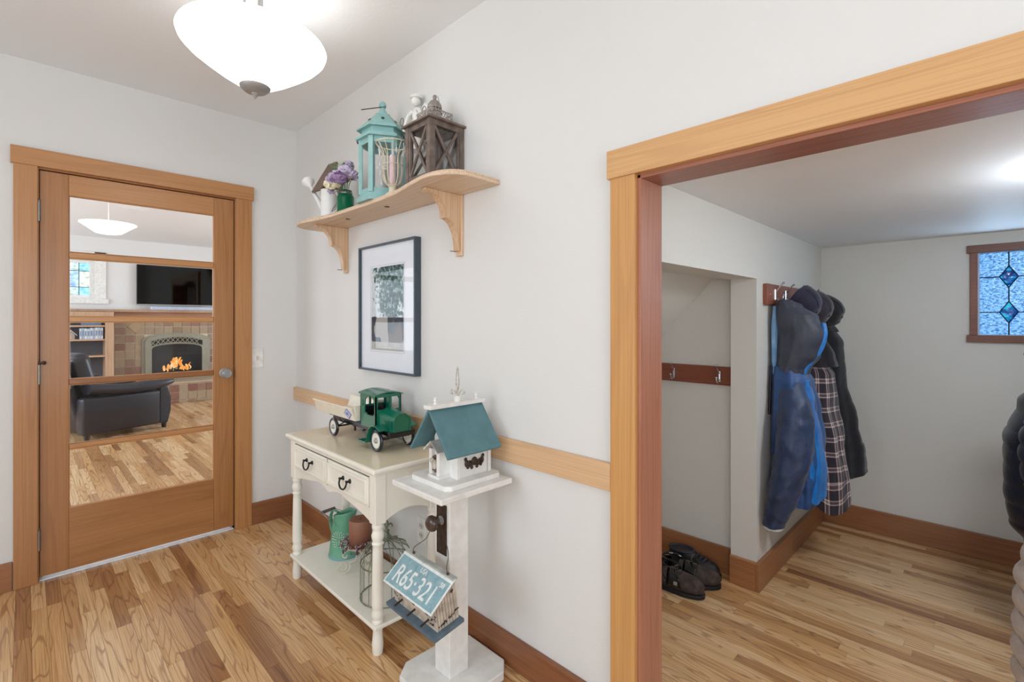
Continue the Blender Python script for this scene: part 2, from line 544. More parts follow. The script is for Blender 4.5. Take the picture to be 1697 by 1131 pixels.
for z in (1.822, 1.022, .205):
    db('hinge', MB().cyl((XW+.004, .0475, z-.05), (XW+.004, .0475, z+.05), .0075, n=10).box(XW-.001, XW+.002, .0475, .056, z-.045, z+.045).ball((XW+.004, .0475, z+.053), .007, 8, 6), M['steel'], 0)
db('hinge_pin_stop', MB().cyl((XW+.008, .018, 1.073), (XW+.012, .062, 1.076), .005, n=8).ball((XW+.008, .016, 1.073), .010, 8, 6).ball((XW+.012, .066, 1.076), .009, 8, 6).box(XW-.0, XW+.014, .036, .052, 1.066, 1.082), M['bronze'], 0)
db('strike', MB().box(XW-.004, XW+.001, .9085, .911, .93, 1.0), M['bronze'], 0)

# opening to the closet: casing, jamb
t2 = room('trim_2', 'honey wood casing around the wide closet opening', (-.75, YW, 0))
tb('side_casing', t2, MB().box(-.841, -.757, YW-.02, YW, 0, 1.716), M['casing'])
tb('head_casing', t2, MB().box(-.850, .46, YW-.026, YW, 1.714, 1.800), M['casingx'])
tb('side_casing', t2, MB().box(.36, .445, YW-.02, YW, 0, 1.716), M['casing'])
tb('jamb', t2, MB().box(-.758, -.745, YW-.003, YW+TH+.003, 0, 1.714), M['jamb'])
tb('jamb', t2, MB().box(.348, .361, YW-.003, YW+TH+.003, 0, 1.714), M['jamb'])
tb('head_jamb', t2, MB().box(-.758, .361, YW-.003, YW+TH+.003, 1.702, 1.715), M['jambx'])

# chair rail
b = MB().box(XW, -.842, YW-.019, YW, .757, .843)
o = struct(b.build('trim_3', M['rail'], bevel=.003), 'pale wooden chair rail along the hall wall')
o2 = MB()
for x in (-1.05, -1.75, -2.55, -3.1):
    o2.cyl((x, YW-.019, .80), (x, YW-.0195, .80), .004, n=8)
o2.build('nail_plug', M['shelf'], o)

# unseen hall and living room windows, added to bring in light
def added_window(name, label, axis, a, s0, s1, z0, z1):
    w = room(name, label, (a, s0, z0) if axis == 'x' else (s0, a, z0))
    def bb(nm, p0, p1, q0, q1, d0, d1, mat):
        b = MB()
        if axis == 'x': b.box(d0, d1, p0-s0, p1-s0, q0-z0, q1-z0)
        else: b.box(p0-s0, p1-s0, d0, d1, q0-z0, q1-z0)
        return b.build(nm, mat, w)
    for p0, p1, q0, q1 in ((s0, s0+.05, z0, z1), (s1-.05, s1, z0, z1), (s0+.05, s1-.05, z0, z0+.05), (s0+.05, s1-.05, z1-.05, z1)):
        bb('window_frame', p0, p1, q0, q1, -.03, .03, M['white'])
    m = (s0+s1)/2; zc = (z0+z1)/2
    bb('window_frame', m-.02, m+.02, z0+.05, z1-.05, -.02, .02, M['white'])
    for p0, p1 in ((s0+.05, m-.02), (m+.02, s1-.05)):
        bb('pane', p0, p1, z0+.05, z1-.05, -.003, .003, M['glass'])
    return w
added_window('window_1', 'unseen white two-light window added to light the hall', 'y', -1.96, *W1)
added_window('window_2', 'unseen white two-light window added to light the entry', 'y', -1.96, *W2)
added_window('window_3', 'unseen tall glazed entry light added for daylight', 'x', 2.46, *W3)
added_window('window_4', 'unseen white window added to light the living room', 'y', -2.56, -6.3, -4.5, .75, 2.25)
added_window('window_5', 'unseen white window added to light the living room', 'y', -2.56, -8.8, -7.0, .75, 2.25)
added_window('window_6', 'unseen wide white window added to light the living room', 'y', 4.56, -7.8, -5.4, .75, 2.25)

# leaded closet window
def art_glass(name, c0, c1, c2, scale=60):
    t = NT(name)
    p = t.scaled(t.pos(), (1, 1, 1.9))
    nz = t.noise(p, scale, 2.5, .6)
    tr = t.n('ShaderNodeBsdfTransparent')
    t.l(t.ramp(nz, [(.38, c0), (.47, c1), (.6, c2)]), tr.inputs[0])
    gl = t.n('ShaderNodeBsdfGlossy'); gl.inputs['Roughness'].default_value = .12
    bp = t.n('ShaderNodeBump'); bp.inputs['Strength'].default_value = .5; bp.inputs['Distance'].default_value = .004
    t.l(nz, bp.inputs['Height']); t.l(bp.outputs[0], gl.inputs['Normal'])
    mx = t.n('ShaderNodeMixShader'); mx.inputs[0].default_value = .05
    t.l(tr.outputs[0], mx.inputs[1]); t.l(gl.outputs[0], mx.inputs[2])
    t.l(mx.outputs[0], t.out.inputs[0])
    return t.m
M['hammer'] = art_glass('hammered_blue_glass', '#5c9ac4', '#a8cdec', '#bcd9f4', 75)
M['bevelglass'] = art_glass('turquoise_bevel_glass', '#0a5c9a', '#1f8fc0', '#74d0dd', 28)
M['lead'] = plain('lead_came', '#22384d', .5, .4)
w = room('window_7', 'small leaded window with blue hammered panes and turquoise diamonds', (.037, CY1, 1.43))
red = wood('red_window_trim', '#96584a', '#87503f', '#744434', 'x', .4, 4, 8, .5, line_amt=.15)
def wb(nm, b, mat, bev=0, par=w):
    b.v = [(p[0]-.037, p[1]-CY1, p[2]-1.43) for p in b.v]
    return b.build(nm, mat, par, bevel=bev)
gx0, gx1, gz0, gz1 = -.078, .152, 1.205, 1.652
wb('head_casing', MB().box(-.124, .198, CY1-.022, CY1, 1.650, 1.692), red, .002)
wb('sill', MB().box(-.124, .198, CY1-.024, CY1, 1.168, 1.206), red, .002)
wb('side_casing', MB().box(-.112, -.082, CY1-.02, CY1, 1.206, 1.650), red, .002)
wb('side_casing', MB().box(.156, .186, CY1-.02, CY1, 1.206, 1.650), red, .002)
fb = MB()
for q in ((-.088,-.074,1.195,1.662), (.148,.162,1.195,1.662), (-.074,.148,1.195,1.209), (-.074,.148,1.648,1.662)):
    fb.box(q[0], q[1], CY1+.002, CY1+.05, q[2], q[3])
wb('window_frame', fb, plain('pale_blue_stop', '#c9d6ea', .4))
yc = CY1+.02
dia = [(.037, 1.517), (.037, 1.329)]
hw, hh = .035, .057
gy = (yc-.002, yc+.002)
def pane(poly, mat):
    wb('pane', MB().prism(poly, gy[0], gy[1], 'y'), mat)
for cx, cz in dia:
    # bevelled diamond: raised centre
    P = [(cx+hw, cz), (cx, cz+hh), (cx-hw, cz), (cx, cz-hh)]
    bm = MB()
    ri = [(cx+(p[0]-cx)*.6, cz+(p[1]-cz)*.6) for p in P]
    bm.add([(p[0], gy[0], p[1]) for p in P] + [(p[0], gy[0]-.004, p[1]) for p in ri] + [(p[0], gy[1], p[1]) for p in P],
           [(4,5,6,7)] + [(i, (i+1) % 4, 4+(i+1) % 4, 4+i) for i in range(4)] + [(11,10,9,8)] + [(8+i, 8+(i+1) % 4, (i+1) % 4, i) for i in range(4)])
    wb('diamond_pane', bm, M['bevelglass'])
zu, zl = dia[0][1], dia[1][1]
for s in (-1, 1):
    e = gx0 if s < 0 else gx1
    polys = [[(e, gz1), (.037, gz1), (.037, zu+hh), (.037+s*hw, zu), (e, zu)],
             [(e, zu), (.037+s*hw, zu), (.037, zu-hh), (.037, zl+hh), (.037+s*hw, zl), (e, zl)],
             [(e, zl), (.037+s*hw, zl), (.037, zl-hh), (.037, gz0), (e, gz0)]]
    for P in polys:
        pane(P[::-1] if s < 0 else P, M['hammer'])
lb = MB()
def came(p, q, r=.0032):
    lb.tube([(p[0], yc, p[1]), (q[0], yc, q[1])], r, 6)
for (cx, cz) in dia:
    for i, (a, b_) in enumerate((((hw,0),(0,hh)), ((0,hh),(-hw,0)), ((-hw,0),(0,-hh)), ((0,-hh),(hw,0)))):
        came((cx+a[0], cz+a[1]), (cx+b_[0], cz+b_[1]))
    came((gx0, cz), (cx-hw, cz)); came((cx+hw, cz), (gx1, cz))
came((.037, gz1), (.037, zu+hh)); came((.037, zu-hh), (.037, zl+hh)); came((.037, zl-hh), (.037, gz0))
wb('lead_came', lb, M['lead'])

# stained living room window
w2 = room('window_8', 'stained glass window with coloured border in the living room', (-9.6, .34, 1.9))
def w2b(nm, b, mat, bev=0):
    b.v = [(p[0]+9.6, p[1]-.34, p[2]-1.9) for p in b.v]
    return b.build(nm, mat, w2, bevel=bev)
f2 = MB()
for q in ((-.17,-.05,1.5,2.32), (.735,.87,1.58,2.32), (-.17,.87,2.2,2.32)):
    f2.box(-9.6, -9.575, q[0], q[1], q[2], q[3])
w2b('window_casing', f2, M['white'], .003)
w2b('sill', MB().box(-9.6, -9.565, -.2, .90, 1.545, 1.62), M['white'], .003)
f3 = MB()
for q in ((-.05,.005,1.62,2.2), (.68,.735,1.62,2.2), (.005,.68,1.62,1.67), (.005,.68,2.15,2.2)):
    f3.box(-9.66, -9.61, q[0], q[1], q[2], q[3])
w2b('window_frame', f3, M['white'], .003)
garden = art_glass('clear_textured_glass', '#dbe5cf', '#ecf3fa', '#fcfdfa', 14)
aqua = art_glass('aqua_glass', '#bfe8ee', '#cff1f5', '#e4f9fa', 14)
yel = art_glass('pale_yellow_glass', '#e4e9d2', '#fafaee', '#fefdf5', 14)
blue = art_glass('sky_blue_glass', (.58, .70, .91), (.71, .82, .96), (.94, .97, 1.0), 9)
ys = [.005, .12, .565, .68]; zs_ = [1.67, 1.79, 2.03, 2.15]
for i in range(3):
    for j in range(3):
        mt = aqua if (i != 1 and j != 1) else (blue if (i == 1 and j == 1) else (yel if i != 1 else garden))
        w2b('pane', MB().box(-9.641, -9.637, ys[i], ys[i+1], zs_[j], zs_[j+1]), mt)
l2 = MB()
for y in ys[1:3]: l2.box(-9.643, -9.635, y-.004, y+.004, 1.67, 2.15)
for z in zs_[1:3]: l2.box(-9.643, -9.635, .005, .68, z-.004, z+.004)
w2b('lead_came', l2, M['lead'])

# electrical fittings
sw = thing('light_switch', 'small white toggle switch plate beside the glazed door', 'light switch', (XW, 1.041, 1.046))
MB().box(0, .005, -.036, .036, -.058, .058).build('plate', M['plate_white'], sw, bevel=.003)
MB().box(.004, .007, -.006, .006, -.014, .014).box(.006, .016, -.004, .004, -.003, .008).build('toggle', plain('toggle', '#d8d4cc', .4), sw, bevel=.001)
ou = thing('power_outlet', 'white duplex outlet on the wall beneath the chair rail', 'power outlet', (-1.865, YW, .325))
MB().box(-.036, .036, -.005, 0, -.058, .058).build('plate', M['plate_white'], ou, bevel=.003)
for z in (-.021, .021):
    r_ = MB().prism(arc(0, z, .016, 0, 360, 15)[:-1], -.008, -.004, 'y').build('receptacle', plain('socket_face', '#dcd8d0', .4), ou)
    MB().box(-.008, -.005, -.0085, -.0075, z-.004, z+.006).box(.005, .008, -.0085, -.0075, z-.004, z+.005).build('slots', M['black'], r_)

# ================================================================== LAMPS
lp = thing('ceiling_lamp', 'glowing frosted bowl lamp on nickel rods under the hall ceiling', 'lamp', (-1.94, .60, CEIL))
zr = 2.305 - CEIL
prof = [(.235, 0), (.243, .004), (.247, -.004), (.241, -.020), (.218, -.045), (.176, -.078), (.120, -.118), (.060, -.155), (.03, -.166)]
prof = [(.03, -.158), (.055, -.150), (.114, -.114), (.170, -.074), (.21, -.042), (.234, -.012)] + prof
prof = [(r, z + zr) for r, z in prof]
b = MB(); n = 48; vs_ = []; 
for k, (r, z) in enumerate(prof):
    for i in range(n):
        a = 2*PI*i/n
        wv = .004*math.sin(a*24) if 5 <= k <= 9 else 0
        vs_.append(((r+wv)*math.cos(a), (r+wv)*math.sin(a), z))
fs_ = [(k*n+i, k*n+(i+1) % n, (k+1)*n+(i+1) % n, (k+1)*n+i) for k in range(len(prof)-1) for i in range(n)]
b.add(vs_, [q[::-1] for q in fs_]).build('glass_bowl', M['lamp'], lp, smooth=True, ang=60)
MB().lathe([(.052, zr-.160), (.050, zr-.166), (.036, zr-.178), (.012, zr-.184)][::-1], 28).build('bottom_cap', M['nickel'], lp, smooth=True)
MB().lathe([(.002, zr-.204), (.007, zr-.194), (.013, zr-.188), (.013, zr-.184), (.008, zr-.180)], 16).build('finial', M['nickel'], lp, smooth=True)
for k in range(3):
    a = R(20+120*k)
    MB().cyl((.035*math.cos(a), .035*math.sin(a), zr-.15), (.035*math.cos(a), .035*math.sin(a), -.02), .005, n=10).build('rod', M['nickel'], lp, smooth=True)
MB().lathe([(.045, -.03), (.065, -.022), (.07, 0)], 28).build('canopy', M['nickel'], lp, smooth=True)

l2_ = thing('living_room_lamp', 'white flared bowl lamp seen through the door glass', 'lamp', (-5.86, .55, CEIL))
z2 = 2.18-CEIL
b = MB()
b.lathe([(.07, z2-.085), (.10, z2-.078), (.155, z2-.036), (.205, z2), (.212, z2+.004), (.212, z2+.010), (.20, z2+.006), (.15, z2-.028), (.095, z2-.07), (.06, z2-.078)], 40)
b.build('glass_bowl', M['lamp2'], l2_, smooth=True, ang=60)
MB().cyl((0, 0, z2-.07), (0, 0, -.02), .004).build('rod', M['white'], l2_)
MB().lathe([(.05, -.025), (.06, 0)], 24).build('canopy', M['white'], l2_, smooth=True)

cl = thing('closet_dome_light', 'small frosted dome light on the closet ceiling', 'lamp', (.24, 2.2, CZ))
MB().lathe([(.02, -.085), (.06, -.078), (.10, -.055), (.118, -.02)], 32).build('glass_dome', lamp_glass('closet_dome_glass', 60.0, (.88,.94,1)), cl, smooth=True)
MB().lathe([(.125, -.02), (.13, 0)], 32).build('ring', M['nickel'], cl, smooth=True)

# ================================================================== FIREPLACE AND LIVING ROOM
FX = -9.60
tile_m = NT('clay_tile')
inf = tile_m.n('ShaderNodeObjectInfo')
nz = tile_m.noise(tile_m.pos(), 18, 3)
tile_m.color(tile_m.ramp(tile_m.math('ADD', inf.outputs['Random'], tile_m.math('MULTIPLY', tile_m.math('SUBTRACT', nz, .5), .35)),
    [(0, '#a08a70'), (.4, '#a68f74'), (.62, '#97806a'), (.8, '#8f6a58'), (1, '#7d4e44')]))
tile_m.set(Roughness=.45)
M['tile'] = tile_m.m
M['grout'] = plain('grout', '#dccbae', .8)
M['oak_trim'] = wood('mantel_wood', '#b98a6c', '#a87a5e', '#8f6450', 'y', .4, 4, 6, .5, line_amt=.15)
M['pale_oak'] = wood('bookcase_oak', '#cbaa8c', '#bf9c7e', '#ae8a6c', 'z', .45, 4, 6, .5, line_amt=.15)
fp = thing('fireplace', 'tiled fireplace with raised hearth and arched metal insert', 'fireplace', (FX, 1.75, 0))
def fb_(nm, b, mat, bev=0, par=None, **k):
    b.v = [(p[0]-FX, p[1]-1.75, p[2]) for p in b.v]
    return b.build(nm, mat, par or fp, bevel=bev, **k)
TS = .124
y0t, y1t = .965, .965 + TS*13
su = fb_('surround', MB().box(FX+.002, FX+.05, y0t, 1.40, .33, 1.34).box(FX+.002, FX+.05, 2.13, y1t, .33, 1.34).box(FX+.002, FX+.05, 1.40, 2.13, .96, 1.34), M['grout'])
he = fb_('hearth', MB().box(FX+.002, FX+.48, y0t-.02, y1t+.02, 0, .30), M['grout'])
fb_('hearth_slab', MB().box(FX+.002, FX+.50, y0t-.03, y1t+.03, .30, .33), plain('hearth_stone', '#b59f86', .5), .006)
tile_me = MB().box(-.01, .01, -.5, .5, -.5, .5).mesh('tile', M['tile'])
iy0, iy1 = 1.33, 2.20
for i in range(13):
    for j in range(8):
        yy, zz = y0t + (i+.5)*TS, 1.318 - (j+.5)*TS
        if iy0 < yy < iy1 and zz < 1.09: continue
        inst('tile', tile_me, su, (FX+.052-FX, yy-1.75, zz), (1, TS-.010, TS-.010))
for i in range(13):
    for j in range(2):
        inst('tile', tile_me, he, (.482, y0t+(i+.5)*TS-1.75, .29-(j+.5)*TS), (1, TS-.010, TS-.010))
    inst('tile', tile_me, he, (.482, y0t+(i+.5)*TS-1.75, .021), (1, TS-.010, .032))
inst('accent_tile', MB().box(-.01, .01, -.5, .5, -.5, .5).mesh('accent_tile', plain('accent_tile', '#b39a78', .5, var=.1)), su, (.060, y0t+TS*2-1.75, 1.318-TS*1.0), (1, .125, .125), (R(45), 0, 0))
fb_('frieze', MB().box(FX+.002, FX+.07, y0t+.0, y1t+.1, 1.34, 1.42), M['oak_trim'], .003)
mt_ = thing('mantel_shelf', 'long pale wooden mantel shelf above the fireplace and bookcase', 'shelf', (FX, 1.75, 1.425))
MB().box(.001, .20, -2.35, y1t+.2-1.75, .001, .037).build('board', M['pale_oak'], mt_, bevel=.004)
MB().box(.001, .185, -2.34, y1t+.19-1.75, -.004, .001).build('bed_mould', M['pale_oak'], mt_)
# insert
M['pewter'] = plain('pewter_metal', '#9b9888', .4, .55, var=.05)
M['firebox'] = plain('firebox_black', '#17140f', .8)
ins = thing('fireplace_insert', 'arched pewter gas fireplace insert with lattice vent', 'fireplace insert', (FX+.06, 1.765, .33))
def arch(w, hs, rise, n=18):
    return [(-w/2, 0), (w/2, 0)] + [(w/2*math.cos(PI*t/n), hs + rise*math.sin(PI*t/n)**.8) for t in range(n+1)]
def ring_plate(nm, outer, inner, x0, x1, mat, par):
    b = MB(); n = len(outer)
    vs_ = [(x0, p[0], p[1]) for p in outer] + [(x0, p[0], p[1]) for p in inner] + [(x1, p[0], p[1]) for p in outer] + [(x1, p[0], p[1]) for p in inner]
    fs_ = []
    for i in range(n):
        j = (i+1) % n
        fs_ += [(2*n+i, 2*n+j, 3*n+j, 3*n+i), (i, j, 2*n+j, 2*n+i)[::-1][::-1], (n+j, n+i, 3*n+i, 3*n+j)]
    b.add(vs_, fs_)
    return b.build(nm, mat, par)
n = 18
OW, OH, OR_ = .86, .62, .12
outer = arch(OW, OH, OR_); 
face = ring_plate('face_frame', outer, [(-.345, .06), (.345, .06)] + [(.345*math.cos(PI*t/n), .50 + .085*math.sin(PI*t/n)**.8) for t in range(n+1)], 0, .05, M['pewter'], ins)
ring_plate('outer_flange', [(p[0]*1.09, p[1]*1.03 if p[1] > 0 else p[1]) for p in outer], outer, -.005, .02, M['pewter'], ins)
# vent lattice
vb = MB()
def vz(y, t): 
    q = max(0, 1-(y/.40)**2)
    return .535 + .075*q + t*.085
ya = [(-.35 + .70*i/24) for i in range(25)]
vb.add([(.0505, y, vz(y, 0)) for y in ya] + [(.0505, y, vz(y, 1)) for y in ya], [(i, i+1, 25+i+1, 25+i) for i in range(24)])
vb.build('vent', M['firebox'], ins)
lt = MB()
for i in range(11):
    y = -.33 + .066*i - .033
    for s in (0, 1):
        a, b_ = (y, vz(y, s)), (y+.066, vz(y+.066, 1-s))
        if b_[0] <= .36: lt.tube([(.053, a[0], a[1]), (.053, b_[0], b_[1])], .006, 5)
for s in (0, 1):
    lt.tube([(.053, y, vz(y, s)) for y in ya], .006, 5)
lt.build('vent_lattice', M['pewter'], ins)
fbx = MB()
fbx.box(-.052, -.047, -.36, .36, .06, .6).box(-.047, 0, -.36, -.352, .06, .6).box(-.047, 0, .352, .36, .06, .6).box(-.047, 0, -.36, .36, .592, .6)
fbx.build('firebox', M['firebox'], ins)
MB().box(.02, .024, -.345, .345, .06, .58).build('glass_front', glass_pane('smoky_glass', (.8,.8,.82)), ins)
MB().box(0, .055, -.43, .43, 0, .06).build('lower_panel', M['pewter'], ins, bevel=.004)
lg = wood('charred_log', '#3a2a20', '#2a1d16', '#1a120d', 'y', .9)
for k, (y, z, a) in enumerate(((-.02, .11, 6), (.06, .145, -14), (-.10, .16, 20))):
    MB().cyl((-.012, y-.16*math.cos(R(a)), z-.16*math.sin(R(a))), (-.006, y+.16*math.cos(R(a)), z+.16*math.sin(R(a))), .024, .02, 10).build('log', lg, ins, smooth=True)
fm = NT('flame'); nzf = fm.noise(fm.pos(), 14, 2)
fm.color('#000000')
fm.l(fm.ramp(nzf, [(.3, '#ff7a1c'), (.55, '#ffb554'), (.75, '#fff0c0')]), fm.b.inputs['Emission Color'])
fm.b.inputs['Emission Strength'].default_value = 1.6
rf = random.Random(3)
for k in range(13):
    y = -.17 + .34*k/12 + rf.uniform(-.015, .015)
    h = rf.uniform(.06, .12) + .14*math.exp(-((y+.01)/.07)**2)
    z = .15 + rf.uniform(-.02, .02)
    wv = rf.uniform(-.02, .02)
    MB().tube(smooth_path([(.004, y, z), (.006, y+wv, z+h*.3), (.005, y-wv*.5, z+h*.7), (.004, y+wv, z+h)], 4), [.008]+[.017*math.sin(PI*(.15+.85*i/12))**.8+.002 for i in range(12)], 8, flat=.5).build('flame', fm.m, ins, smooth=True)

# television, sound bar
tv = thing('television', 'large black flat television above the mantel', 'television', (FX+.03, 1.84, 1.54))
MB().box(0, .045, -.606, .606, 0, .635).build('case', M['black'], tv, bevel=.004)
MB().box(.0455, .047, -.598, .598, .018, .628).build('screen', plain('tv_screen', '#020202', .9, var=0, spec=0), tv)
MB().box(.0455, .049, -.606, .606, 0, .012).build('silver_edge', M['nickel'], tv)
sb = thing('sound_bar', 'slim white sound bar lying on the mantel', 'speaker', (FX+.12, 1.83, 1.462))
MB().box(-.045, .045, -.43, .43, 0, .052).build('body', plain('soundbar', '#ccd6e6', .4), sb, bevel=.008)
MB().box(.0455, .047, -.41, .41, .008, .044).build('grille', plain('soundbar_grille', '#b6c1d4', .6), sb)

# bookcase beside the fireplace
bc = thing('bookcase', 'pale oak built-in bookcase beside the tiled fireplace', 'bookcase', (FX, .4, 0))
def bb_(nm, x0, x1, y0, y1, z0, z1, mat):
    return MB().box(x0, x1, y0, y1, z0, z1).build(nm, mat, bc, bevel=.003)
dk = plain('bookcase_back', '#5b5a60', .7)
bb_('back_panel', .003, .02, -.9, .43, .02, 1.34, dk)
bb_('side_post', .003, .36, .43, .53, 0, 1.42, M['pale_oak'])
bb_('side_post', .003, .36, -1.0, -.9, 0, 1.42, M['pale_oak'])
bb_('top_rail', .30, .36, -.9, .43, 1.33, 1.42, M['pale_oak'])
for z in (.05, .42, .76, 1.0, 1.20):
    bb_('shelf_board', .02, .34, -.9, .43, z, z+.024, M['pale_oak'])
rb = random.Random(5)
y = .43-.02
for k in range(9):
    t_ = rb.uniform(.022, .034); h = rb.uniform(.15, .168)
    bk = thing('book', 'pale slim book standing in the row on the oak bookcase', 'book', (FX+.24, y-t_/2+.4, 1.024), group='row of pale books on the oak bookcase')
    MB().box(-.08, .08, -t_/2+.001, t_/2-.001, 0, h).build('cover', plain('book_cover', ['#c9ced9','#b9c3d2','#d4d4d4','#9fb0c6'][k % 4], .6), bk, bevel=.002)
    MB().box(.0805, .081, -t_/2+.006, t_/2-.006, h*.3, h*.75).build('spine_band', plain('spine_band', '#7888a0', .6), bk)
    y -= t_
bd = thing('small_birdhouse', 'tiny pale birdhouse standing beside the books in the bookcase', 'birdhouse', (FX+.26, .46, 1.024))
MB().prism([(-.04, 0), (.04, 0), (.04, .07), (0, .12), (-.04, .07)], -.03, .03, 'x').build('body', plain('bh_pale', '#a99886', .7), bd)
for s in (-1, 1):
    MB().prism([(0, .132), (0, .122), (s*.065, .052), (s*.065, .062)][::s], -.045, .045, 'x').build('roof_board', plain('bh_roof', '#d8cfc4', .7), bd)
ob = thing('storage_box', 'flat blue grey box on the top bookcase shelf', 'box', (FX+.22, .68, 1.224))
MB().box(-.1, .1, -.11, .11, 0, .075).build('box_base', plain('box_blue', '#5e7590', .6), ob, bevel=.003)
MB().box(-.104, .104, -.114, .114, .06, .085).build('lid', plain('box_lid', '#6d859f', .6), ob, bevel=.003)

# recliner
M['leather'] = plain('navy_leather', '#1d1d27', .35, var=.12, scale=14, bump=.25)
rec = thing('recliner', 'dark navy leather recliner facing the fireplace side', 'armchair', (-7.36, .66, 0), R(20))
def soft(nm, x0, x1, y0, y1, z0, z1, bev=.05, rot=None, loc=None, mat=None):
    o = MB().box(x0, x1, y0, y1, z0, z1).build(nm, mat or M['leather'], rec, bevel=bev, seg=4, loc=loc, rot=rot)
    for p in o.data.polygons: p.use_smooth = True
    return o
# local: +y is forward, +x is the side turned to the door
soft('seat_base', -.28, .28, -.32, .36, .07, .30, .02)
soft('seat_cushion', -.27, .27, -.28, .42, .29, .46, .06)
for s in (1, -1):
    x0, x1 = sorted((s*.27, s*.43))
    soft('side_panel', x0, x1, -.40, .37, .06, .46, .03)
    # front post of the arm bulges outward
    pf = [(.36, .06), (.44, .06), (.475, .2), (.48, .36), (.44, .50), (.36, .52)]
    MB().prism(pf, x0-.008, x1+.008, 'x').build('arm_front', M['leather'], rec, bevel=.015, seg=3)
    a_ = MB(); rows = []
    for k in range(15):
        yy = -.34 + .86*k/14
        rr = .078 if k < 13 else (.07 if k == 13 else .045)
        zz = .535 - .035*math.sin(PI*k/14)*1.2 + .02
        rows.append([(s*.36 + (rr+.022)*math.cos(2*PI*i/16), yy, zz + rr*.8*math.sin(2*PI*i/16)) for i in range(16)])
    a_.grid(rows).build('arm_pad', M['leather'], rec, smooth=True, ang=60)
for y_ in (.43, -.34):
    for s in (1, -1):
        MB().lathe([(.022, 0), (.03, .07)], 12, (s*.37, y_, 0)).build('foot', plain('recliner_foot', '#1c1110', .4), rec)
soft('backrest', -.27, .27, -.085, .085, 0, .62, .06, (R(15), 0, 0), (0, -.19, .30))
soft('headrest', -.25, .25, -.07, .10, 0, .20, .07, (R(15), 0, 0), (0, -.30, .73))
soft('back_panel', -.29, .29, -.05, .03, .0, .78, .03, (R(14), 0, 0), (0, -.32, .12))
soft('lumbar_cushion', -.25, .25, -.06, .08, 0, .24, .06, (R(15), 0, 0), (0, -.16, .46))

# ================================================================== WALL SHELF
SZ = 1.825
sh = thing('wall_shelf', 'pale maple wall shelf with wavy front on two curved brackets', 'shelf', (-2.07, YW, 1.803))
front = smooth_path([(-2.795, YW, 0), (-2.80, 1.19, 0), (-2.79, 1.115, 0), (-2.745, 1.062, 0), (-2.66, 1.042, 0), (-2.56, 1.055, 0), (-2.42, 1.078, 0), (-2.25, 1.086, 0), (-2.07, 1.088, 0),
                     (-1.90, 1.086, 0), (-1.76, 1.076, 0), (-1.62, 1.050, 0), (-1.50, 1.033, 0), (-1.425, 1.040, 0), (-1.372, 1.072, 0), (-1.346, 1.125, 0), (-1.345, 1.19, 0), (-1.35, YW, 0)], 4)
poly = [(p.x+2.07, p.y-YW) for p in front]
MB().prism(poly, 0, .013).build('board', M['shelf'], sh, bevel=.004)
in_ = [(p[0]*.994, p[1]*.965) for p in poly]
MB().prism(in_, .0131, .022).build('board_edge', M['shelf'], sh, bevel=.003)
def bracket(x):
    pr = [(0, 0), (-.185, 0), (-.185, -.012), (-.172, -.018)]
    pr += [(-.172 + .078*math.sin(R(a)), -.018 - .075*(1-math.cos(R(a)))) for a in range(10, 91, 10)]
    pr += [(-.092, -.107), (-.082, -.107)]
    pr += [(-.082 + .058*math.sin(R(a)), -.110 - .112*(1-math.cos(R(a)))) for a in range(10, 91, 10)]
    pr += [(-.022, -.232), (0, -.24)]
    o = MB().prism(pr[::-1], x-.011, x+.011, 'x').build('bracket', M['shelfz'], sh, bevel=.0025)
    # spine on the wall and edge mould
    MB().box(x-.019, x+.019, -.014, 0, -.252, 0).build('spine', M['shelfz'], o, bevel=.003)
    ed = [(p[0]-.002, p[1]) for p in pr[2:-1]]
    b = MB(); rows = []
    for p in ed:
        rows.append([(x-.016, p[0]-.003, p[1]), (x+.016, p[0]-.003, p[1]), (x+.016, p[0]+.004, p[1]+.003), (x-.016, p[0]+.004, p[1]+.003)])
    b.grid(rows).build('edge_mould', M['shelfz'], o)
    MB().cyl((x+.004, -.03, -.236), (x+.004, -.06, -.236), .002, n=6).build('brad', M['steel'], o)
bracket(-2.60+2.07); bracket(-1.585+2.07)
for x in (-2.35, -1.97):
    MB().cyl((x+2.07, -.12, .0005), (x+2.07, -.12, -.0015), .012, n=12).build('plug_hole', plain('plug_dark', '#5b4c46', .7), sh)

# ------------------------------------------------ white watering can
wc = thing('watering_can', 'white metal watering can with long spout at the shelf end', 'watering can', (-2.545, 1.155, SZ))
M['enamel'] = plain('white_enamel', '#efeeec', .35, var=.02, coat=.3)
MB().lathe([(.044, 0), (.045, .006), (.044, .012), (.041, .15), (.043, .158), (.040, .160)], 28).build('body', M['enamel'], wc, smooth=True)
sp = smooth_path([(-.035, 0, .03), (-.10, -.005, .10), (-.17, -.01, .175), (-.215, -.012, .222)], 5)
MB().tube(sp, [.016 - .007*i/(len(sp)-1) for i in range(len(sp))], 12).build('spout', M['enamel'], wc, smooth=True)
dirv = (Vector((-.235, -.014, .245)) - Vector((-.17, -.01, .175))).normalized()
Mr = Matrix.Translation((-.210, -.012, .217)) @ dirv.to_track_quat('Z', 'Y').to_matrix().to_4x4()
MB().lathe([(.010, 0), (.016, .012), (.033, .040), (.036, .044), (.034, .050), (.012, .054)], 24, M=Mr).build('rose', M['enamel'], wc, smooth=True)
MB().tube(smooth_path([(.040, 0, .03), (.075, .01, .05), (.085, .012, .10), (.060, .005, .15), (.036, 0, .145)], 6), .004, 8).build('handle', M['enamel'], wc, smooth=True)

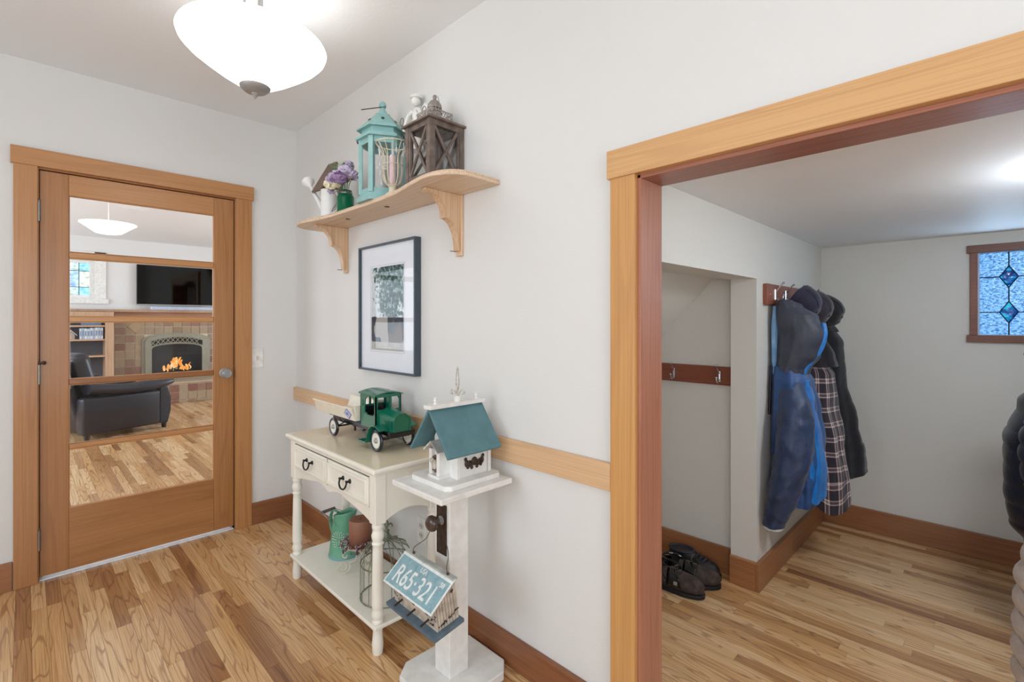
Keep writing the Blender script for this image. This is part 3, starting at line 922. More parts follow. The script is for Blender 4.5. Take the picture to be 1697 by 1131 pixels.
# ------------------------------------------------ brown-roofed birdhouse behind it
bw = thing('rustic_birdhouse', 'small beige birdhouse with steep brown roof behind the watering can', 'birdhouse', (-2.665, 1.222, SZ), R(6))
M['beige'] = plain('beige_wood', '#a8977f', .7, var=.1, bump=.2)
M['brownroof'] = plain('brown_roof', '#7d675a', .65, var=.12, bump=.2)
MB().prism([(-.045, 0), (.040, 0), (.040, .23), (.004, .315), (-.045, .215)], -.034, .034, 'x').build('body', M['beige'], bw, bevel=.002)
MB().prism([(-.095, .175), (-.086, .168), (.014, .345), (.006, .352)], -.044, .044, 'x').build('roof_board', M['brownroof'], bw, bevel=.002)
MB().prism([(.010, .340), (.046, .230), (.054, .234), (.014, .352)], -.044, .044, 'x').build('roof_board', M['brownroof'], bw, bevel=.002)
MB().cyl((.006, -.0445, .160), (.006, -.0465, .160), .014, n=16).build('entrance_hole', plain('hole', '#2a1a18', .9), bw)
MB().cyl((.006, -.045, .125), (.006, -.068, .125), .004, n=8).build('perch', M['beige'], bw)
MB().box(-.042, .042, -.052, .048, 0, .012).build('floor_board', M['beige'], bw, bevel=.002)

# ------------------------------------------------ green jar with flowers
jr = thing('green_jar', 'emerald glass canning jar with wire handle holding flowers', 'jar', (-2.345, 1.15, SZ))
gg = NT('emerald_glass'); gg.color('#0f7d55'); gg.set(Roughness=.08, Transmission_Weight=.45, IOR=1.3, Alpha=.92)
MB().lathe([(.034, 0), (.041, .006), (.042, .085), (.034, .098), (.031, .103), (.031, .118)], 28).build('glass', gg.m, jr, smooth=True)
MB().lathe([(.033, .098), (.034, .104), (.033, .110)], 24).build('neck_wire', M['steel'], jr, smooth=True)
MB().tube(smooth_path([(-.034, 0, .105), (-.06, -.02, .06), (-.058, -.045, .018), (-.03, -.05, .012), (-.01, -.046, .02)], 5), .0016, 6).tube(smooth_path([(-.03, -.012, .106), (0, -.036, .112), (.034, -.01, .104)], 5), .0014, 6).build('wire_handle', M['steel'], jr, smooth=True)
fw = thing('flower_bouquet', 'lilac and cream artificial flowers standing in the emerald jar', 'flowers', (-2.345, 1.15, SZ+.121))
rf = random.Random(21)
def petal_ball(c, r, mat, name, npet=28):
    b = MB()
    for k in range(npet):
        ph = math.acos(1 - 1.7*(k+.5)/npet); th = k*2.39996
        dv = Vector((math.sin(ph)*math.cos(th), math.sin(ph)*math.sin(th), math.cos(ph)))
        Mq = Matrix.Translation(Vector(c) + dv*r*.62) @ dv.to_track_quat('Z', 'Y').to_matrix().to_4x4() @ Matrix.Rotation(rf.uniform(-1.0, 1.0), 4, 'X') @ Matrix.Rotation(rf.uniform(-.7, .7), 4, 'Y')
        b.ball((0,0,0), r*.58, 7, 4, (1.1, .7, .13), Mq)
    return b.build(name, mat, fw, smooth=True, ang=70)
lil = plain('lilac_petal', '#cbb9d6', .6, var=.25, scale=50); pur = plain('purple_petal', '#a486b0', .6, var=.3, scale=60)
cre = plain('cream_petal', '#ece3c4', .6, var=.1, scale=50); grn = plain('leaf_green', '#6e8a5c', .6, var=.3, scale=40); pgr = plain('pale_green_bloom', '#b5bfa0', .6, var=.2, scale=50)
stem = MB()
blooms = [((-.060,-.020,.050), .040, pgr), ((-.010,-.060,.045), .036, lil), ((.060,-.030,.075), .036, lil), ((-.025,-.02,.100), .032, pgr), ((.035,.0,.115), .028, lil), ((-.035,-.060,.022), .036, cre), ((.030,-.052,.050), .044, lil), ((.056,-.060,.036), .040, pur), ((-.075,-.010,.075), .036, pgr), ((-.03,.005,.075), .034, lil), ((.02,.01,.095), .028, cre), ((.075,.0,.06), .030, lil), ((-.085,-.035,.030), .026, lil), ((.035,-.065,.008), .022, cre), ((-.055,-.05,-.005), .018, lil), ((0,-.03,.072), .028, pur)]
for c, r, m in blooms:
    petal_ball(c, r, m, 'bloom')
    stem.tube([(c[0]*.15, c[1]*.15, -.08), (c[0]*.5, c[1]*.5, c[2]*.3), (c[0]*.9, c[1]*.9, c[2]-r*.5)], .0018, 5)
stem.build('stems', grn, fw)
for k in range(20):
    a = rf.uniform(0, 2*PI); el = rf.uniform(.15, 1.2); L = rf.uniform(.03, .055)
    c = Vector((math.cos(a)*.055*math.cos(el), math.sin(a)*.045*math.cos(el)-.012, .045+.06*math.sin(el)))
    dv = Vector((math.cos(a)*math.cos(el), math.sin(a)*math.cos(el), math.sin(el)))
    Mq = Matrix.Translation(c) @ dv.to_track_quat('X', 'Z').to_matrix().to_4x4()
    MB().add([(0,0,0), (L*.4,.011,.004), (L,0,-.004), (L*.4,-.011,.004), (L*.45,0,-.003)], [(0,4,1),(1,4,2),(2,4,3),(3,4,0)], Mq).build('leaf', grn, fw)

# ------------------------------------------------ teal hexagonal lantern
M['teal'] = plain('aqua_paint', '#8fbab8', .45, var=.05, scale=20, bump=.08)
tl = thing('hexagonal_lantern', 'aqua painted hexagonal lantern with pagoda roof and finial', 'lantern', (-2.035, 1.181, SZ))
def hexa(r, z0, z1, r2=None, rot=0):
    r2 = r if r2 is None else r2
    b = MB()
    A = [R(60*k+rot) for k in range(6)]
    b.add([(r*math.cos(a), r*math.sin(a), z0) for a in A] + [(r2*math.cos(a), r2*math.sin(a), z1) for a in A],
          [(5,4,3,2,1,0), (6,7,8,9,10,11)] + [(i, (i+1) % 6, 6+(i+1) % 6, 6+i) for i in range(6)])
    return b
hexa(.118, 0, .022).build('base', M['teal'], tl, bevel=.003)
hexa(.110, .022, .040, .104).build('base_step', M['teal'], tl, bevel=.003)
for k in range(6):
    a = R(60*k)
    p = Vector((.100*math.cos(a), .100*math.sin(a), 0))
    Mz = Matrix.Translation(p) @ Matrix.Rotation(a, 4, 'Z')
    MB().box(-.010, .007, -.012, .012, .036, .292, Mz).build('post', M['teal'], tl, bevel=.002)
    am = R(60*k+30); ap = .100*math.cos(R(30))
    Mf = Matrix.Rotation(am, 4, 'Z')
    MB().box(ap-.007, ap+.004, -.044, .044, .036, .058, Mf).box(ap-.007, ap+.004, -.044, .044, .262, .292, Mf).build('face_rail', M['teal'], tl, bevel=.0015)
    MB().box(ap-.003, ap-.001, -.044, .044, .058, .262, Mf).build('pane', M['glass'], tl)
hexa(.122, .288, .300).build('eave_board', M['teal'], tl, bevel=.002)
hexa(.112, .300, .308).build('eave_step', M['teal'], tl, bevel=.002)
hexa(.096, .308, .340).build('roof_band', M['teal'], tl, bevel=.002)
rf_ = hexa(.116, .338, .412, .040).build('roof', M['teal'], tl, bevel=.002)
hexa(.118, .333, .340).build('roof_lip', M['teal'], tl, bevel=.001)
MB().lathe([(.036, .410), (.034, .418), (.022, .424), (.016, .438), (.011, .446), (.016, .456), (.017, .466), (.010, .478), (.004, .482)], 20).build('finial', M['teal'], tl, smooth=True)
for k in range(6):
    am = R(60*k+30)
    p = Vector((.068*math.cos(am), .068*math.sin(am), .379))
    nv = Vector((math.cos(am)*.7, math.sin(am)*.7, .72)).normalized()
    MB().cyl(p+nv*-.001, p+nv*.002, .007, n=12).build('vent_hole', M['bronze'], tl)
MB().tube([(-.045, -.085, .432), (.012, -.004, .452), (.016, .006, .455)], .0022, 6).build('hanging_hook', M['bronze'], tl)
for k in (3.35, 3.75):
    a = R(60*k)
    MB().box(-.005, .004, -.009, .009, .286, .304, Matrix.Translation((.115*math.cos(a), .115*math.sin(a), 0)) @ Matrix.Rotation(a, 4, 'Z')).build('hinge', M['bronze'], tl)
lc = thing('pillar_candle', 'pale pillar candle standing inside the aqua lantern', 'candle', (-2.045, 1.185, SZ+.041))
cw = plain('candle_wax', '#cfcac4', .5, var=.03)
MB().lathe([(.026, 0), (.027, .11), (.022, .122), (.006, .118)], 20).build('wax', cw, lc, smooth=True)
MB().cyl((0,0,.116), (0,.001,.13), .0012, n=6).build('wick', M['black'], lc)

# ------------------------------------------------ wire candle vase
wv = thing('wire_candle_vase', 'cream wire vase candle holder hung with crystal drops', 'candle holder', (-1.855, 1.125, SZ))
M['creamwire'] = plain('cream_wire', '#d9cfb8', .5, var=.08)
MB().lathe([(.030, 0), (.031, .004), (.024, .010), (.017, .014), (.016, .034), (.022, .040), (.020, .044)], 20).build('foot', M['creamwire'], wv, smooth=True)
vp = [(.020, .042), (.032, .055), (.041, .085), (.043, .115), (.041, .145), (.044, .175), (.056, .200), (.071, .222)]
for k in range(12):
    a = 2*PI*k/12
    pts = smooth_path([(r*math.cos(a), r*math.sin(a), z) for r, z in vp], 3)
    MB().tube(pts, .0021, 6).build('wire', M['creamwire'], wv, smooth=True)
for r, z, t_ in ((.071, .222, .0026), (.042, .130, .0017), (.021, .043, .003)):
    MB().tube([(r*math.cos(2*PI*i/32), r*math.sin(2*PI*i/32), z) for i in range(32)], t_, 6, closed=True).build('ring', M['creamwire'], wv, smooth=True)
crm = NT('crystal_drop'); crm.color('#eef2f4'); crm.set(Roughness=.05, Transmission_Weight=.5)
for k, (a, z) in enumerate(((200, .165), (222, .135), (240, .195), (255, .17), (330, .165), (345, .18), (215, .10), (205, .06), (20, .17))):
    r = .056
    x_, y_ = r*math.cos(R(a)), r*math.sin(R(a))
    MB().tube([(x_*.86, y_*.86, z+.030), (x_, y_, z+.012)], .0008, 4).lathe([(.0008, z-.014), (.0055, z-.004), (.003, z+.012)], 6, (x_, y_, 0)).build('crystal_drop', crm.m, wv)
pc = thing('pink_candle', 'slim pale pink candle standing inside the wire vase', 'candle', (-1.855, 1.125, SZ+.0445))
MB().lathe([(.0145, 0), (.0145, .125), (.012, .130), (.003, .127)], 18).build('wax', plain('pink_wax', '#e3c5cb', .5, var=.03), pc, smooth=True)
MB().cyl((0,0,.125), (.001,0,.14), .001, n=6).build('wick', M['black'], pc)

# ------------------------------------------------ dark X-brace lantern
dl = thing('cross_lantern', 'weathered brown wooden lantern with crossed braces and metal crown', 'lantern', (-1.648, 1.196, SZ))
M['weathered'] = plain('weathered_brown', '#75665d', .65, var=.22, scale=25, bump=.25)
hwd = .076
MB().box(-hwd-.010, hwd+.010, -hwd-.010, hwd+.010, 0, .024).build('base', M['weathered'], dl, bevel=.002)
for sx in (-1, 1):
    for sy in (-1, 1):
        MB().box(sx*hwd-.010, sx*hwd+.010, sy*hwd-.010, sy*hwd+.010, .024, .250).build('post', M['weathered'], dl, bevel=.0015)
for k in range(4):
    Mz = Matrix.Rotation(R(90*k), 4, 'Z')
    q = MB()
    q.box(-hwd+.010, hwd-.010, -hwd-.006, -hwd+.006, .024, .042, Mz).box(-hwd+.010, hwd-.010, -hwd-.006, -hwd+.006, .230, .250, Mz)
    q.box(-hwd+.010, -hwd+.020, -hwd-.006, -hwd+.006, .042, .230, Mz).box(hwd-.020, hwd-.010, -hwd-.006, -hwd+.006, .042, .230, Mz)
    q.build('door_frame', M['weathered'], dl, bevel=.001)
    for s in (-1, 1):
        a, b_ = Vector((-s*(hwd-.018), -hwd-.001, .042)), Vector((s*(hwd-.018), -hwd-.001, .230))
        dv = (b_-a).normalized()
        Mq = Mz @ Matrix.Translation((a+b_)/2) @ Matrix.Rotation(math.atan2(dv.x, dv.z), 4, 'Y')
        MB().box(-.0055, .0055, -.004-.001*s, .003, -(b_-a).length/2, (b_-a).length/2, Mq).build('cross_brace', M['weathered'], dl)
    MB().box(-hwd+.018, hwd-.018, -hwd+.004, -hwd+.006, .042, .230, Mz).build('pane', M['glass'], dl)
MB().add([(-.098,-.098,.250),(.098,-.098,.250),(.098,.098,.250),(-.098,.098,.250),(-.098,-.098,.258),(.098,-.098,.258),(.098,.098,.258),(-.098,.098,.258),(-.050,-.050,.282),(.050,-.050,.282),(.050,.050,.282),(-.050,.050,.282)],
    [(3,2,1,0),(0,1,5,4),(1,2,6,5),(2,3,7,6),(3,0,4,7),(4,5,9,8),(5,6,10,9),(6,7,11,10),(7,4,8,11),(8,9,10,11)]).build('roof', M['weathered'], dl, bevel=.002)
# pierced metal crown
ag = plain('aged_silver', '#a39a92', .45, .6, var=.12, scale=60)
cr_ = MB()
for k in range(4):
    Mz = Matrix.Rotation(R(90*k), 4, 'Z')
    cr_.box(-.052, .052, -.053, -.051, .279, .284, Mz).box(-.052, .052, -.053, -.051, .306, .311, Mz)
    for j in range(9):
        for s in (-1, 1):
            x = -.048 + .012*j
            cr_.tube([Mz @ Vector((x-s*.006, -.052, .283)), Mz @ Vector((x+s*.006, -.052, .307))], .0016, 4)
cr_.build('pierced_gallery', ag, dl)
MB().box(-.049, .049, -.049, .049, .280, .2815).build('crown_plate', M['bronze'], dl)
cp = MB().lathe([(.028, .281), (.028, .312), (.032, .316)], 24)
cp.build('crown_drum', ag, dl, smooth=True)
for k in range(14):
    a = 2*PI*k/14
    MB().box(-.001, .001, -.003, .003, .315, .333, Matrix.Translation((.027*math.cos(a), .027*math.sin(a), 0)) @ Matrix.Rotation(a, 4, 'Z')).build('crown_bar', ag, dl)
MB().lathe([(.030, .332), (.030, .338), (.027, .350), (.018, .363), (.008, .369), (.006, .374), (.009, .380), (.006, .388), (.002, .391)], 24).build('crown_dome', ag, dl, smooth=True)
MB().tube([(.036*math.cos(R(t)), -.002, .335+.052*math.sin(R(t))) for t in range(-10, 80, 10)], .0015, 6).build('carry_ring', ag, dl)
MB().tube([(hwd*.62+.006*math.cos(2*PI*i/12), -hwd-.009, .155+.006*math.sin(2*PI*i/12)) for i in range(12)], .0014, 5, closed=True).cyl((hwd*.62-.012, -hwd-.007, .155), (hwd*.62+.012, -hwd-.007, .155), .003, n=8).build('latch', M['steel'], dl)

# ------------------------------------------------ white angel ornament on the wall
an = thing('angel_ornament', 'distressed white metal angel hung with rings on the wall behind the brown lantern', 'ornament', (-1.86, YW-.035, 2.05))
MB().lathe([(.045, 0), (.040, .03), (.030, .09), (.022, .135), (.027, .16), (.022, .185), (.010, .196)], 18, sx=1, sy=.55).build('gown', M['shabby'], an, smooth=True)
MB().ball((0, -.004, .222), .022, 14, 10).build('head', M['shabby'], an, smooth=True)
MB().lathe([(.026, .236), (.029, .244), (.026, .250)], 18).build('halo', M['shabby'], an, smooth=True)
for s in (-1, 1):
    MB().tube(smooth_path([(s*.015, -.005, .180), (s*.045, -.014, .165), (s*.066, -.018, .125), (s*.072, -.02, .10)], 4), [.010]*4+[.009]*4+[.008]*4+[.007], 8).build('arm', M['shabby'], an, smooth=True)
    wg = MB()
    wg.prism([(s*.008, .17), (s*.055, .205), (s*.078, .185), (s*.072, .13), (s*.04, .11)][::s], .005, .012, 'y')
    wg.build('wing', M['shabby'], an, bevel=.002)
    for k in range(3):
        cz = .150 - .040*k; cx = s*(.088 - .006*k)
        MB().tube([(cx+.014*math.cos(2*PI*i/16), -.020, cz+.018*math.sin(2*PI*i/16)) for i in range(16)], .0022, 5, closed=True).build('ring', ag, an, smooth=True)
    if s < 0: MB().tube([(s*.074, -.020, .052), (s*.074, -.020, -.03)], [.004, .001], 6).build('crystal_drop', crm.m, an)
MB().cyl((0, .0, .19), (0, .034, .19), .002, n=6).build('wall_nail', M['steel'], an)

# ------------------------------------------------ framed print
pf = thing('framed_print', 'slate grey metal frame with wide white mat and street scene', 'picture', (-2.138, YW, 1.348))
fw_, fh_ = .2645, .320
M['slate'] = plain('slate_frame', '#47525b', .35, .3, var=.03)
fr = MB()
for q in ((-fw_, -fw_+.010, -fh_, fh_), (fw_-.010, fw_, -fh_, fh_), (-fw_+.010, fw_-.010, -fh_, -fh_+.010), (-fw_+.010, fw_-.010, fh_-.010, fh_)):
    fr.box(q[0], q[1], -.036, -.002, q[2], q[3])
fr.build('frame', M['slate'], pf, bevel=.0015)
MB().box(-fw_+.010, fw_-.010, -.020, -.004, -fh_+.010, fh_-.010).build('mat_board', plain('mat_white', '#e9ecf3', .8, var=.01), pf)
# street scene painted procedurally: sky, tree, houses, pavement
pr = NT('street_print')
tc = pr.n('ShaderNodeTexCoord').outputs['Object']
sx_ = pr.n('ShaderNodeSeparateXYZ'); pr.l(tc, sx_.inputs[0])
X_, Z_ = sx_.outputs[0], sx_.outputs[2]
nb = pr.noise(tc, 26, 5, .75)
nf = pr.noise(tc, 42, 4, .7)
sky = pr.ramp(nf, [(.3, '#aebfca'), (.7, '#dfe3e2')])
leaf = pr.ramp(nf, [(.38, '#0f2224'), (.5, '#2f5253'), (.6, '#8fa9a5')])
# crown: distance from the crown centre, ragged by noise
dxx = pr.math('MULTIPLY', pr.math('SUBTRACT', X_, .035), 7.0)
dzz = pr.math('MULTIPLY', pr.math('SUBTRACT', Z_, .13), 4.6)
dist = pr.math('ADD', pr.math('SQRT', pr.math('ADD', pr.math('MULTIPLY', dxx, dxx), pr.math('MULTIPLY', dzz, dzz))), pr.math('MULTIPLY', pr.math('SUBTRACT', nb, .5), 2.6))
c = pr.mix(pr.math('LESS_THAN', dist, .95), sky, leaf)
# houses: upright blocks of wall and dark openings
vq = pr.n('ShaderNodeTexVoronoi'); vq.inputs['Scale'].default_value = 16
vq.distance = 'CHEBYCHEV'
pr.l(pr.scaled(tc, (1, 0, .45)), vq.inputs['Vector'])
vb_ = pr.n('ShaderNodeSeparateColor'); pr.l(vq.outputs['Color'], vb_.inputs[0])
house = pr.ramp(vb_.outputs[0], [(0, '#16202f'), (.3, '#2f3a48'), (.5, '#6e5f5c'), (.7, '#a39e9a'), (.9, '#6f3636')], 'CONSTANT')
hm = pr.math('LESS_THAN', pr.math('ADD', Z_, pr.math('MULTIPLY', nb, .05)), -.02)
c = pr.mix(hm, c, house)
road = pr.ramp(nf, [(.3, '#9a9a9a'), (.7, '#c9c6c1')])
c = pr.mix(pr.math('LESS_THAN', pr.math('ADD', Z_, pr.math('MULTIPLY', nf, .012)), -.165), c, road)
trunk = pr.math('LESS_THAN', pr.math('ABSOLUTE', pr.math('ADD', pr.math('SUBTRACT', X_, .052), pr.math('MULTIPLY', pr.math('SUBTRACT', nb, .5), .03))), .005)
tm = pr.math('MULTIPLY', trunk, pr.math('GREATER_THAN', Z_, -.15))
tm = pr.math('MULTIPLY', tm, pr.math('LESS_THAN', Z_, .12))
c = pr.mix(tm, c, '#2e4145')
pr.color(c); pr.set(Roughness=.7)
ip = MB().box(-.150, .150, -.0212, -.0202, -.212, .205)
ip.build('print', pr.m, pf)
ml = MB()
for q in ((-.159, -.1575, -.221, .214), (.1575, .159, -.221, .214), (-.1575, .1575, -.221, -.2195), (-.1575, .1575, .2125, .214)):
    ml.box(q[0], q[1], -.0208, -.0201, q[2], q[3])
ml.build('mat_line', plain('mat_line', '#b9b6b0', .7), pf)
MB().box(-fw_+.010, fw_-.010, -.030, -.028, -fh_+.010, fh_-.010).build('glazing', glass_pane('picture_glass', refl=.3), pf)

# ================================================================== CONSOLE TABLE
ct = thing('console_table', 'cream two-drawer console table with turned legs and lower shelf', 'table', (-2.085, 1.09, 0))
TX0, TX1, TY0, TY1, TZ = -.435, .435, -.172, .170, .722
b = MB().box(TX0, TX1, TY0, TY1, TZ-.020, TZ-.001)
b.build('tabletop', M['cream'], ct, bevel=.007, seg=3)
MB().box(TX0+.010, TX1-.010, TY0+.010, TY1-.006, TZ-.004, TZ+.0003).build('top_panel', M['creamtop'], ct)
MB().box(TX0+.012, TX1-.012, TY0+.012, TY1-.004, TZ-.030, TZ-.020).build('top_mould', M['cream'], ct, bevel=.004)
ax0, ax1, ay0, ay1 = TX0+.02, TX1-.02, TY0+.02, TY1-.02
LZ = .503
# front and back apron, scalloped below
def apron_curve(x0, x1, n=40):
    pts = []
    for i in range(n+1):
        t = i/n; s = abs(t-.5)*2
        z = .538 - .036*(s**3.2) - .010*math.exp(-((s-.0)/.09)**2) + .012*math.exp(-((s-.28)/.16)**2)
        pts.append((x0+(x1-x0)*t, z))
    return pts
lw = .046
xs0, xs1 = ax0+lw, ax1-lw
cv = apron_curve(xs0, xs1)
MB().prism(cv + [(xs1, .692), (xs0, .692)], ay0+.006, ay0+.022, 'y').build('front_apron', M['cream'], ct, bevel=.001)
MB().prism(cv + [(xs1, .692), (xs0, .692)], ay1-.022, ay1-.006, 'y').build('back_apron', M['cream'], ct)
def side_curve(y0, y1, n=24):
    return [(y0+(y1-y0)*i/n, .505 + .030*math.sin(PI*i/n)**.8) for i in range(n+1)]
for s, x in ((-1, ax0+.006), (1, ax1-.022)):
    sc = side_curve(ay0+lw, ay1-lw)
    MB().prism(sc + [(ay1-lw, .692), (ay0+lw, .692)], x, x+.016, 'x').build('side_apron', M['cream'], ct, bevel=.001)
# drawers
dh = plain('drawer_handle', '#211f22', .4, .5)
for k, (x0, x1) in enumerate(((xs0+.006, -.006), (.006, xs1-.006))):
    dr = MB().box(x0, x1, ay0-.001, ay0+.006, .562, .676)
    dd = dr.build('drawer', M['cream'], ct, bevel=.002)
    fm_ = MB()
    for q in ((x0+.010, x0+.022, .572, .666), (x1-.022, x1-.010, .572, .666), (x0+.022, x1-.022, .572, .584), (x0+.022, x1-.022, .654, .666)):
        fm_.box(q[0], q[1], ay0-.009, ay0, q[2], q[3])
    fm_.build('panel_mould', M['cream'], dd, bevel=.002)
    gp = MB()
    for q in ((x0-.003, x0, .559, .679), (x1, x1+.003, .559, .679), (x0, x1, .559, .562), (x0, x1, .676, .679)):
        gp.box(q[0], q[1], ay0+.0045, ay0+.0062, q[2], q[3])
    gp.build('shadow_gap', plain('gap_line', '#6c6459', .8), dd)
    xc = (x0+x1)/2
    h_ = MB()
    for s in (-1, 1):
        h_.lathe([(.010, 0), (.009, .003), (.005, .006), (.005, .014), (.007, .018)], 12, M=Matrix.Translation((xc+s*.030, ay0-.001, .628)) @ Matrix.Rotation(R(90), 4, 'X'))
    h_.tube(smooth_path([(xc-.030, ay0-.016, .628), (xc-.029, ay0-.020, .610), (xc-.016, ay0-.022, .597), (xc, ay0-.023, .594), (xc+.016, ay0-.022, .597), (xc+.029, ay0-.020, .610), (xc+.030, ay0-.016, .628)], 4), .0036, 8)
    h_.build('bail_handle', dh, dd, smooth=True)
# legs
lp_ = [(.017, 0), (.020, .006), (.022, .040), (.019, .070), (.018, .092), (.021, .098), (.021, .104)]
tp = [(.020, .120), (.022, .128), (.018, .134), (.022, .144), (.024, .156), (.020, .168), (.0195, .176), (.022, .182), (.0225, .190), (.0215, .30), (.0195, .40), (.0185, .418), (.022, .422), (.022, .428), (.018, .433), (.023, .448), (.024, .458), (.019, .474), (.018, .480), (.022, .486), (.022, .494), (.020, LZ)]
for sx in (0, 1):
    for sy in (0, 1):
        cx = (ax0+lw/2) if sx == 0 else (ax1-lw/2)
        cy = (ay0+lw/2) if sy == 0 else (ay1-lw/2)
        lg_ = MB().box(cx-lw/2, cx+lw/2, cy-lw/2, cy+lw/2, LZ, .692).build('leg', M['cream'], ct, bevel=.002)
        MB().lathe(tp, 24, (cx, cy, 0)).build('turned_post', M['cream'], lg_, smooth=True, ang=50)
        MB().lathe(lp_, 24, (cx, cy, 0)).build('turned_foot', M['cream'], lg_, smooth=True, ang=50)
MB().box(ax0-.004, ax1+.004, ay0-.004, ay1+.004, .104, .119).build('lower_shelf', M['cream'], ct, bevel=.004)
LS = .119

# ================================================================== TOY TRUCK
tk = thing('toy_truck', 'green pressed-steel toy truck with cream dump bed on the console', 'toy truck', (-2.085, 1.142, .7224))
M['tgreen'] = plain('truck_green', '#0f6d54', .28, var=.04, scale=8, coat=.4)
M['tcream'] = plain('truck_cream', '#eee6d2', .35, var=.03, coat=.2)
M['tblack'] = plain('truck_black', '#101114', .3, coat=.3)
def tkb(nm, b, mat, bev=.0015, sm=False, par=tk):
    return b.build(nm, mat, par, bevel=bev, smooth=sm)
wy = .078
for x, r in ((-.205, .045), (.203, .047)):
    tkb('axle', MB().cyl((x, -wy, r), (x, wy, r), .004), M['tblack'], 0)
    for s in (-1, 1):
        Mw = Matrix.Translation((x, s*wy, r)) @ Matrix.Rotation(R(90)*(1 if s < 0 else -1), 4, 'X')
        wl = tkb('tire', MB().tube([tuple(Mw @ Vector(((r-.007)*math.cos(2*PI*i/32), (r-.007)*math.sin(2*PI*i/32), 0))) for i in range(32)], .007, 8, closed=True), M['tblack'], 0, True)
        wd = MB().lathe([(.001, -.003), (r-.010, -.004), (r-.010, .003), (r-.018, .005), (.012, .002), (.001, .002)], 28, M=Mw)
        tkb('wheel_disc', wd, M['tcream'], 0, True, wl)
        tkb('hub_cap', MB().lathe([(.012, .002), (.010, .008), (.005, .012), (.001, .0125)], 16, M=Mw), M['nickel'], 0, True, wl)
        tkb('rim_ring', MB().tube([tuple(Mw @ Vector(((r-.013)*math.cos(2*PI*i/28), (r-.013)*math.sin(2*PI*i/28), .004))) for i in range(28)], .002, 6, closed=True), plain('rim_blue', '#88a4c4', .3, .5), 0, True, wl)
for s in (-1, 1):
    tkb('chassis_rail', MB().box(-.30, .275, s*.034-.005, s*.034+.005, .062, .080), M['tblack'])
tkb('cross_member', MB().box(.262, .282, -.062, .062, .066, .088), M['tblack'])
tkb('cross_member', MB().box(-.10, -.085, -.034, .034, .056, .066).box(-.097, -.088, -.03, -.022, .035, .06).box(-.097, -.088, .022, .03, .035, .06), M['tblack'])
for s in (-1, 1):
    tkb('leaf_spring', MB().tube(smooth_path([(-.27, s*.055, .075), (-.205, s*.055, .052), (-.14, s*.055, .075)], 5), .005, 6, flat=.5).tube(smooth_path([(.14, s*.055, .078), (.203, s*.055, .056), (.27, s*.055, .078)], 5), .005, 6, flat=.5), M['tblack'], 0)
# dump bed with flared sides
tkb('bed_floor', MB().box(-.370, .020, -.080, .080, .104, .109), M['tcream'])
for s in (-1, 1):
    P = [(s*.080, .104), (s*.097, .160), (s*.101, .160), (s*.084, .104)]
    sd = tkb('bed_side', MB().prism(P if s > 0 else P[::-1], -.385, .020, 'x'), M['tcream'], .001)
    tkb('bed_rim', MB().cyl((-.395, s*.100, .161), (.020, s*.100, .161), .003, n=8), M['tcream'], 0, True, sd)
tkb('bed_front', MB().box(.016, .021, -.084, .084, .104, .168), M['tcream'])
tkb('headboard', MB().box(.012, .016, .010, .084, .160, .186).box(.012, .016, -.084, .084, .160, .172), M['tcream'])
tkb('bed_hinge', MB().box(-.33, .0, -.045, .045, .084, .104), plain('bed_frame_blue', '#27456b', .4))
# diamond badge on the near side, on the flared face
bdg = plain('badge_blue', '#6f7bc4', .5, var=.02)
Mb = Matrix.Translation((-.030, -.0935, .133)) @ Matrix.Rotation(math.atan2(.017, .056), 4, 'X')
tkb('badge', MB().prism([(-.036, 0), (0, -.026), (.036, 0), (0, .026)], -.0012, 0, 'y', Mb), bdg, 0)
tkb('badge_panel', MB().prism([(-.030, 0), (0, -.0215), (.030, 0), (0, .0215)], -.0018, -.001, 'y', Mb), plain('badge_pale', '#c3c6e2', .5, var=.02), 0)
def text(nm, s, size, mat, parent, Mx, ext=.0004, bold=0.0):
    cu = bpy.data.curves.new(nm, 'FONT')
    cu.body = s; cu.size = size; cu.extrude = ext; cu.align_x = 'CENTER'; cu.align_y = 'CENTER'; cu.offset = bold
    o = bpy.data.objects.new(nm, cu)
    C.objects.link(o)
    bpy.context.view_layer.update()
    dg = bpy.context.evaluated_depsgraph_get()
    me = bpy.data.meshes.new_from_object(o.evaluated_get(dg))
    bpy.data.objects.remove(o)
    me.transform(Mx)
    me.materials.clear(); me.materials.append(mat)
    q = bpy.data.objects.new(nm, me)
    C.objects.link(q); q.parent = parent
    return q
text('badge_letters', 'MC', .017, bdg, tk, Mb @ Matrix.Translation((0, -.0022, 0)) @ Matrix.Rotation(R(90), 4, 'X'), .0004, .0006)
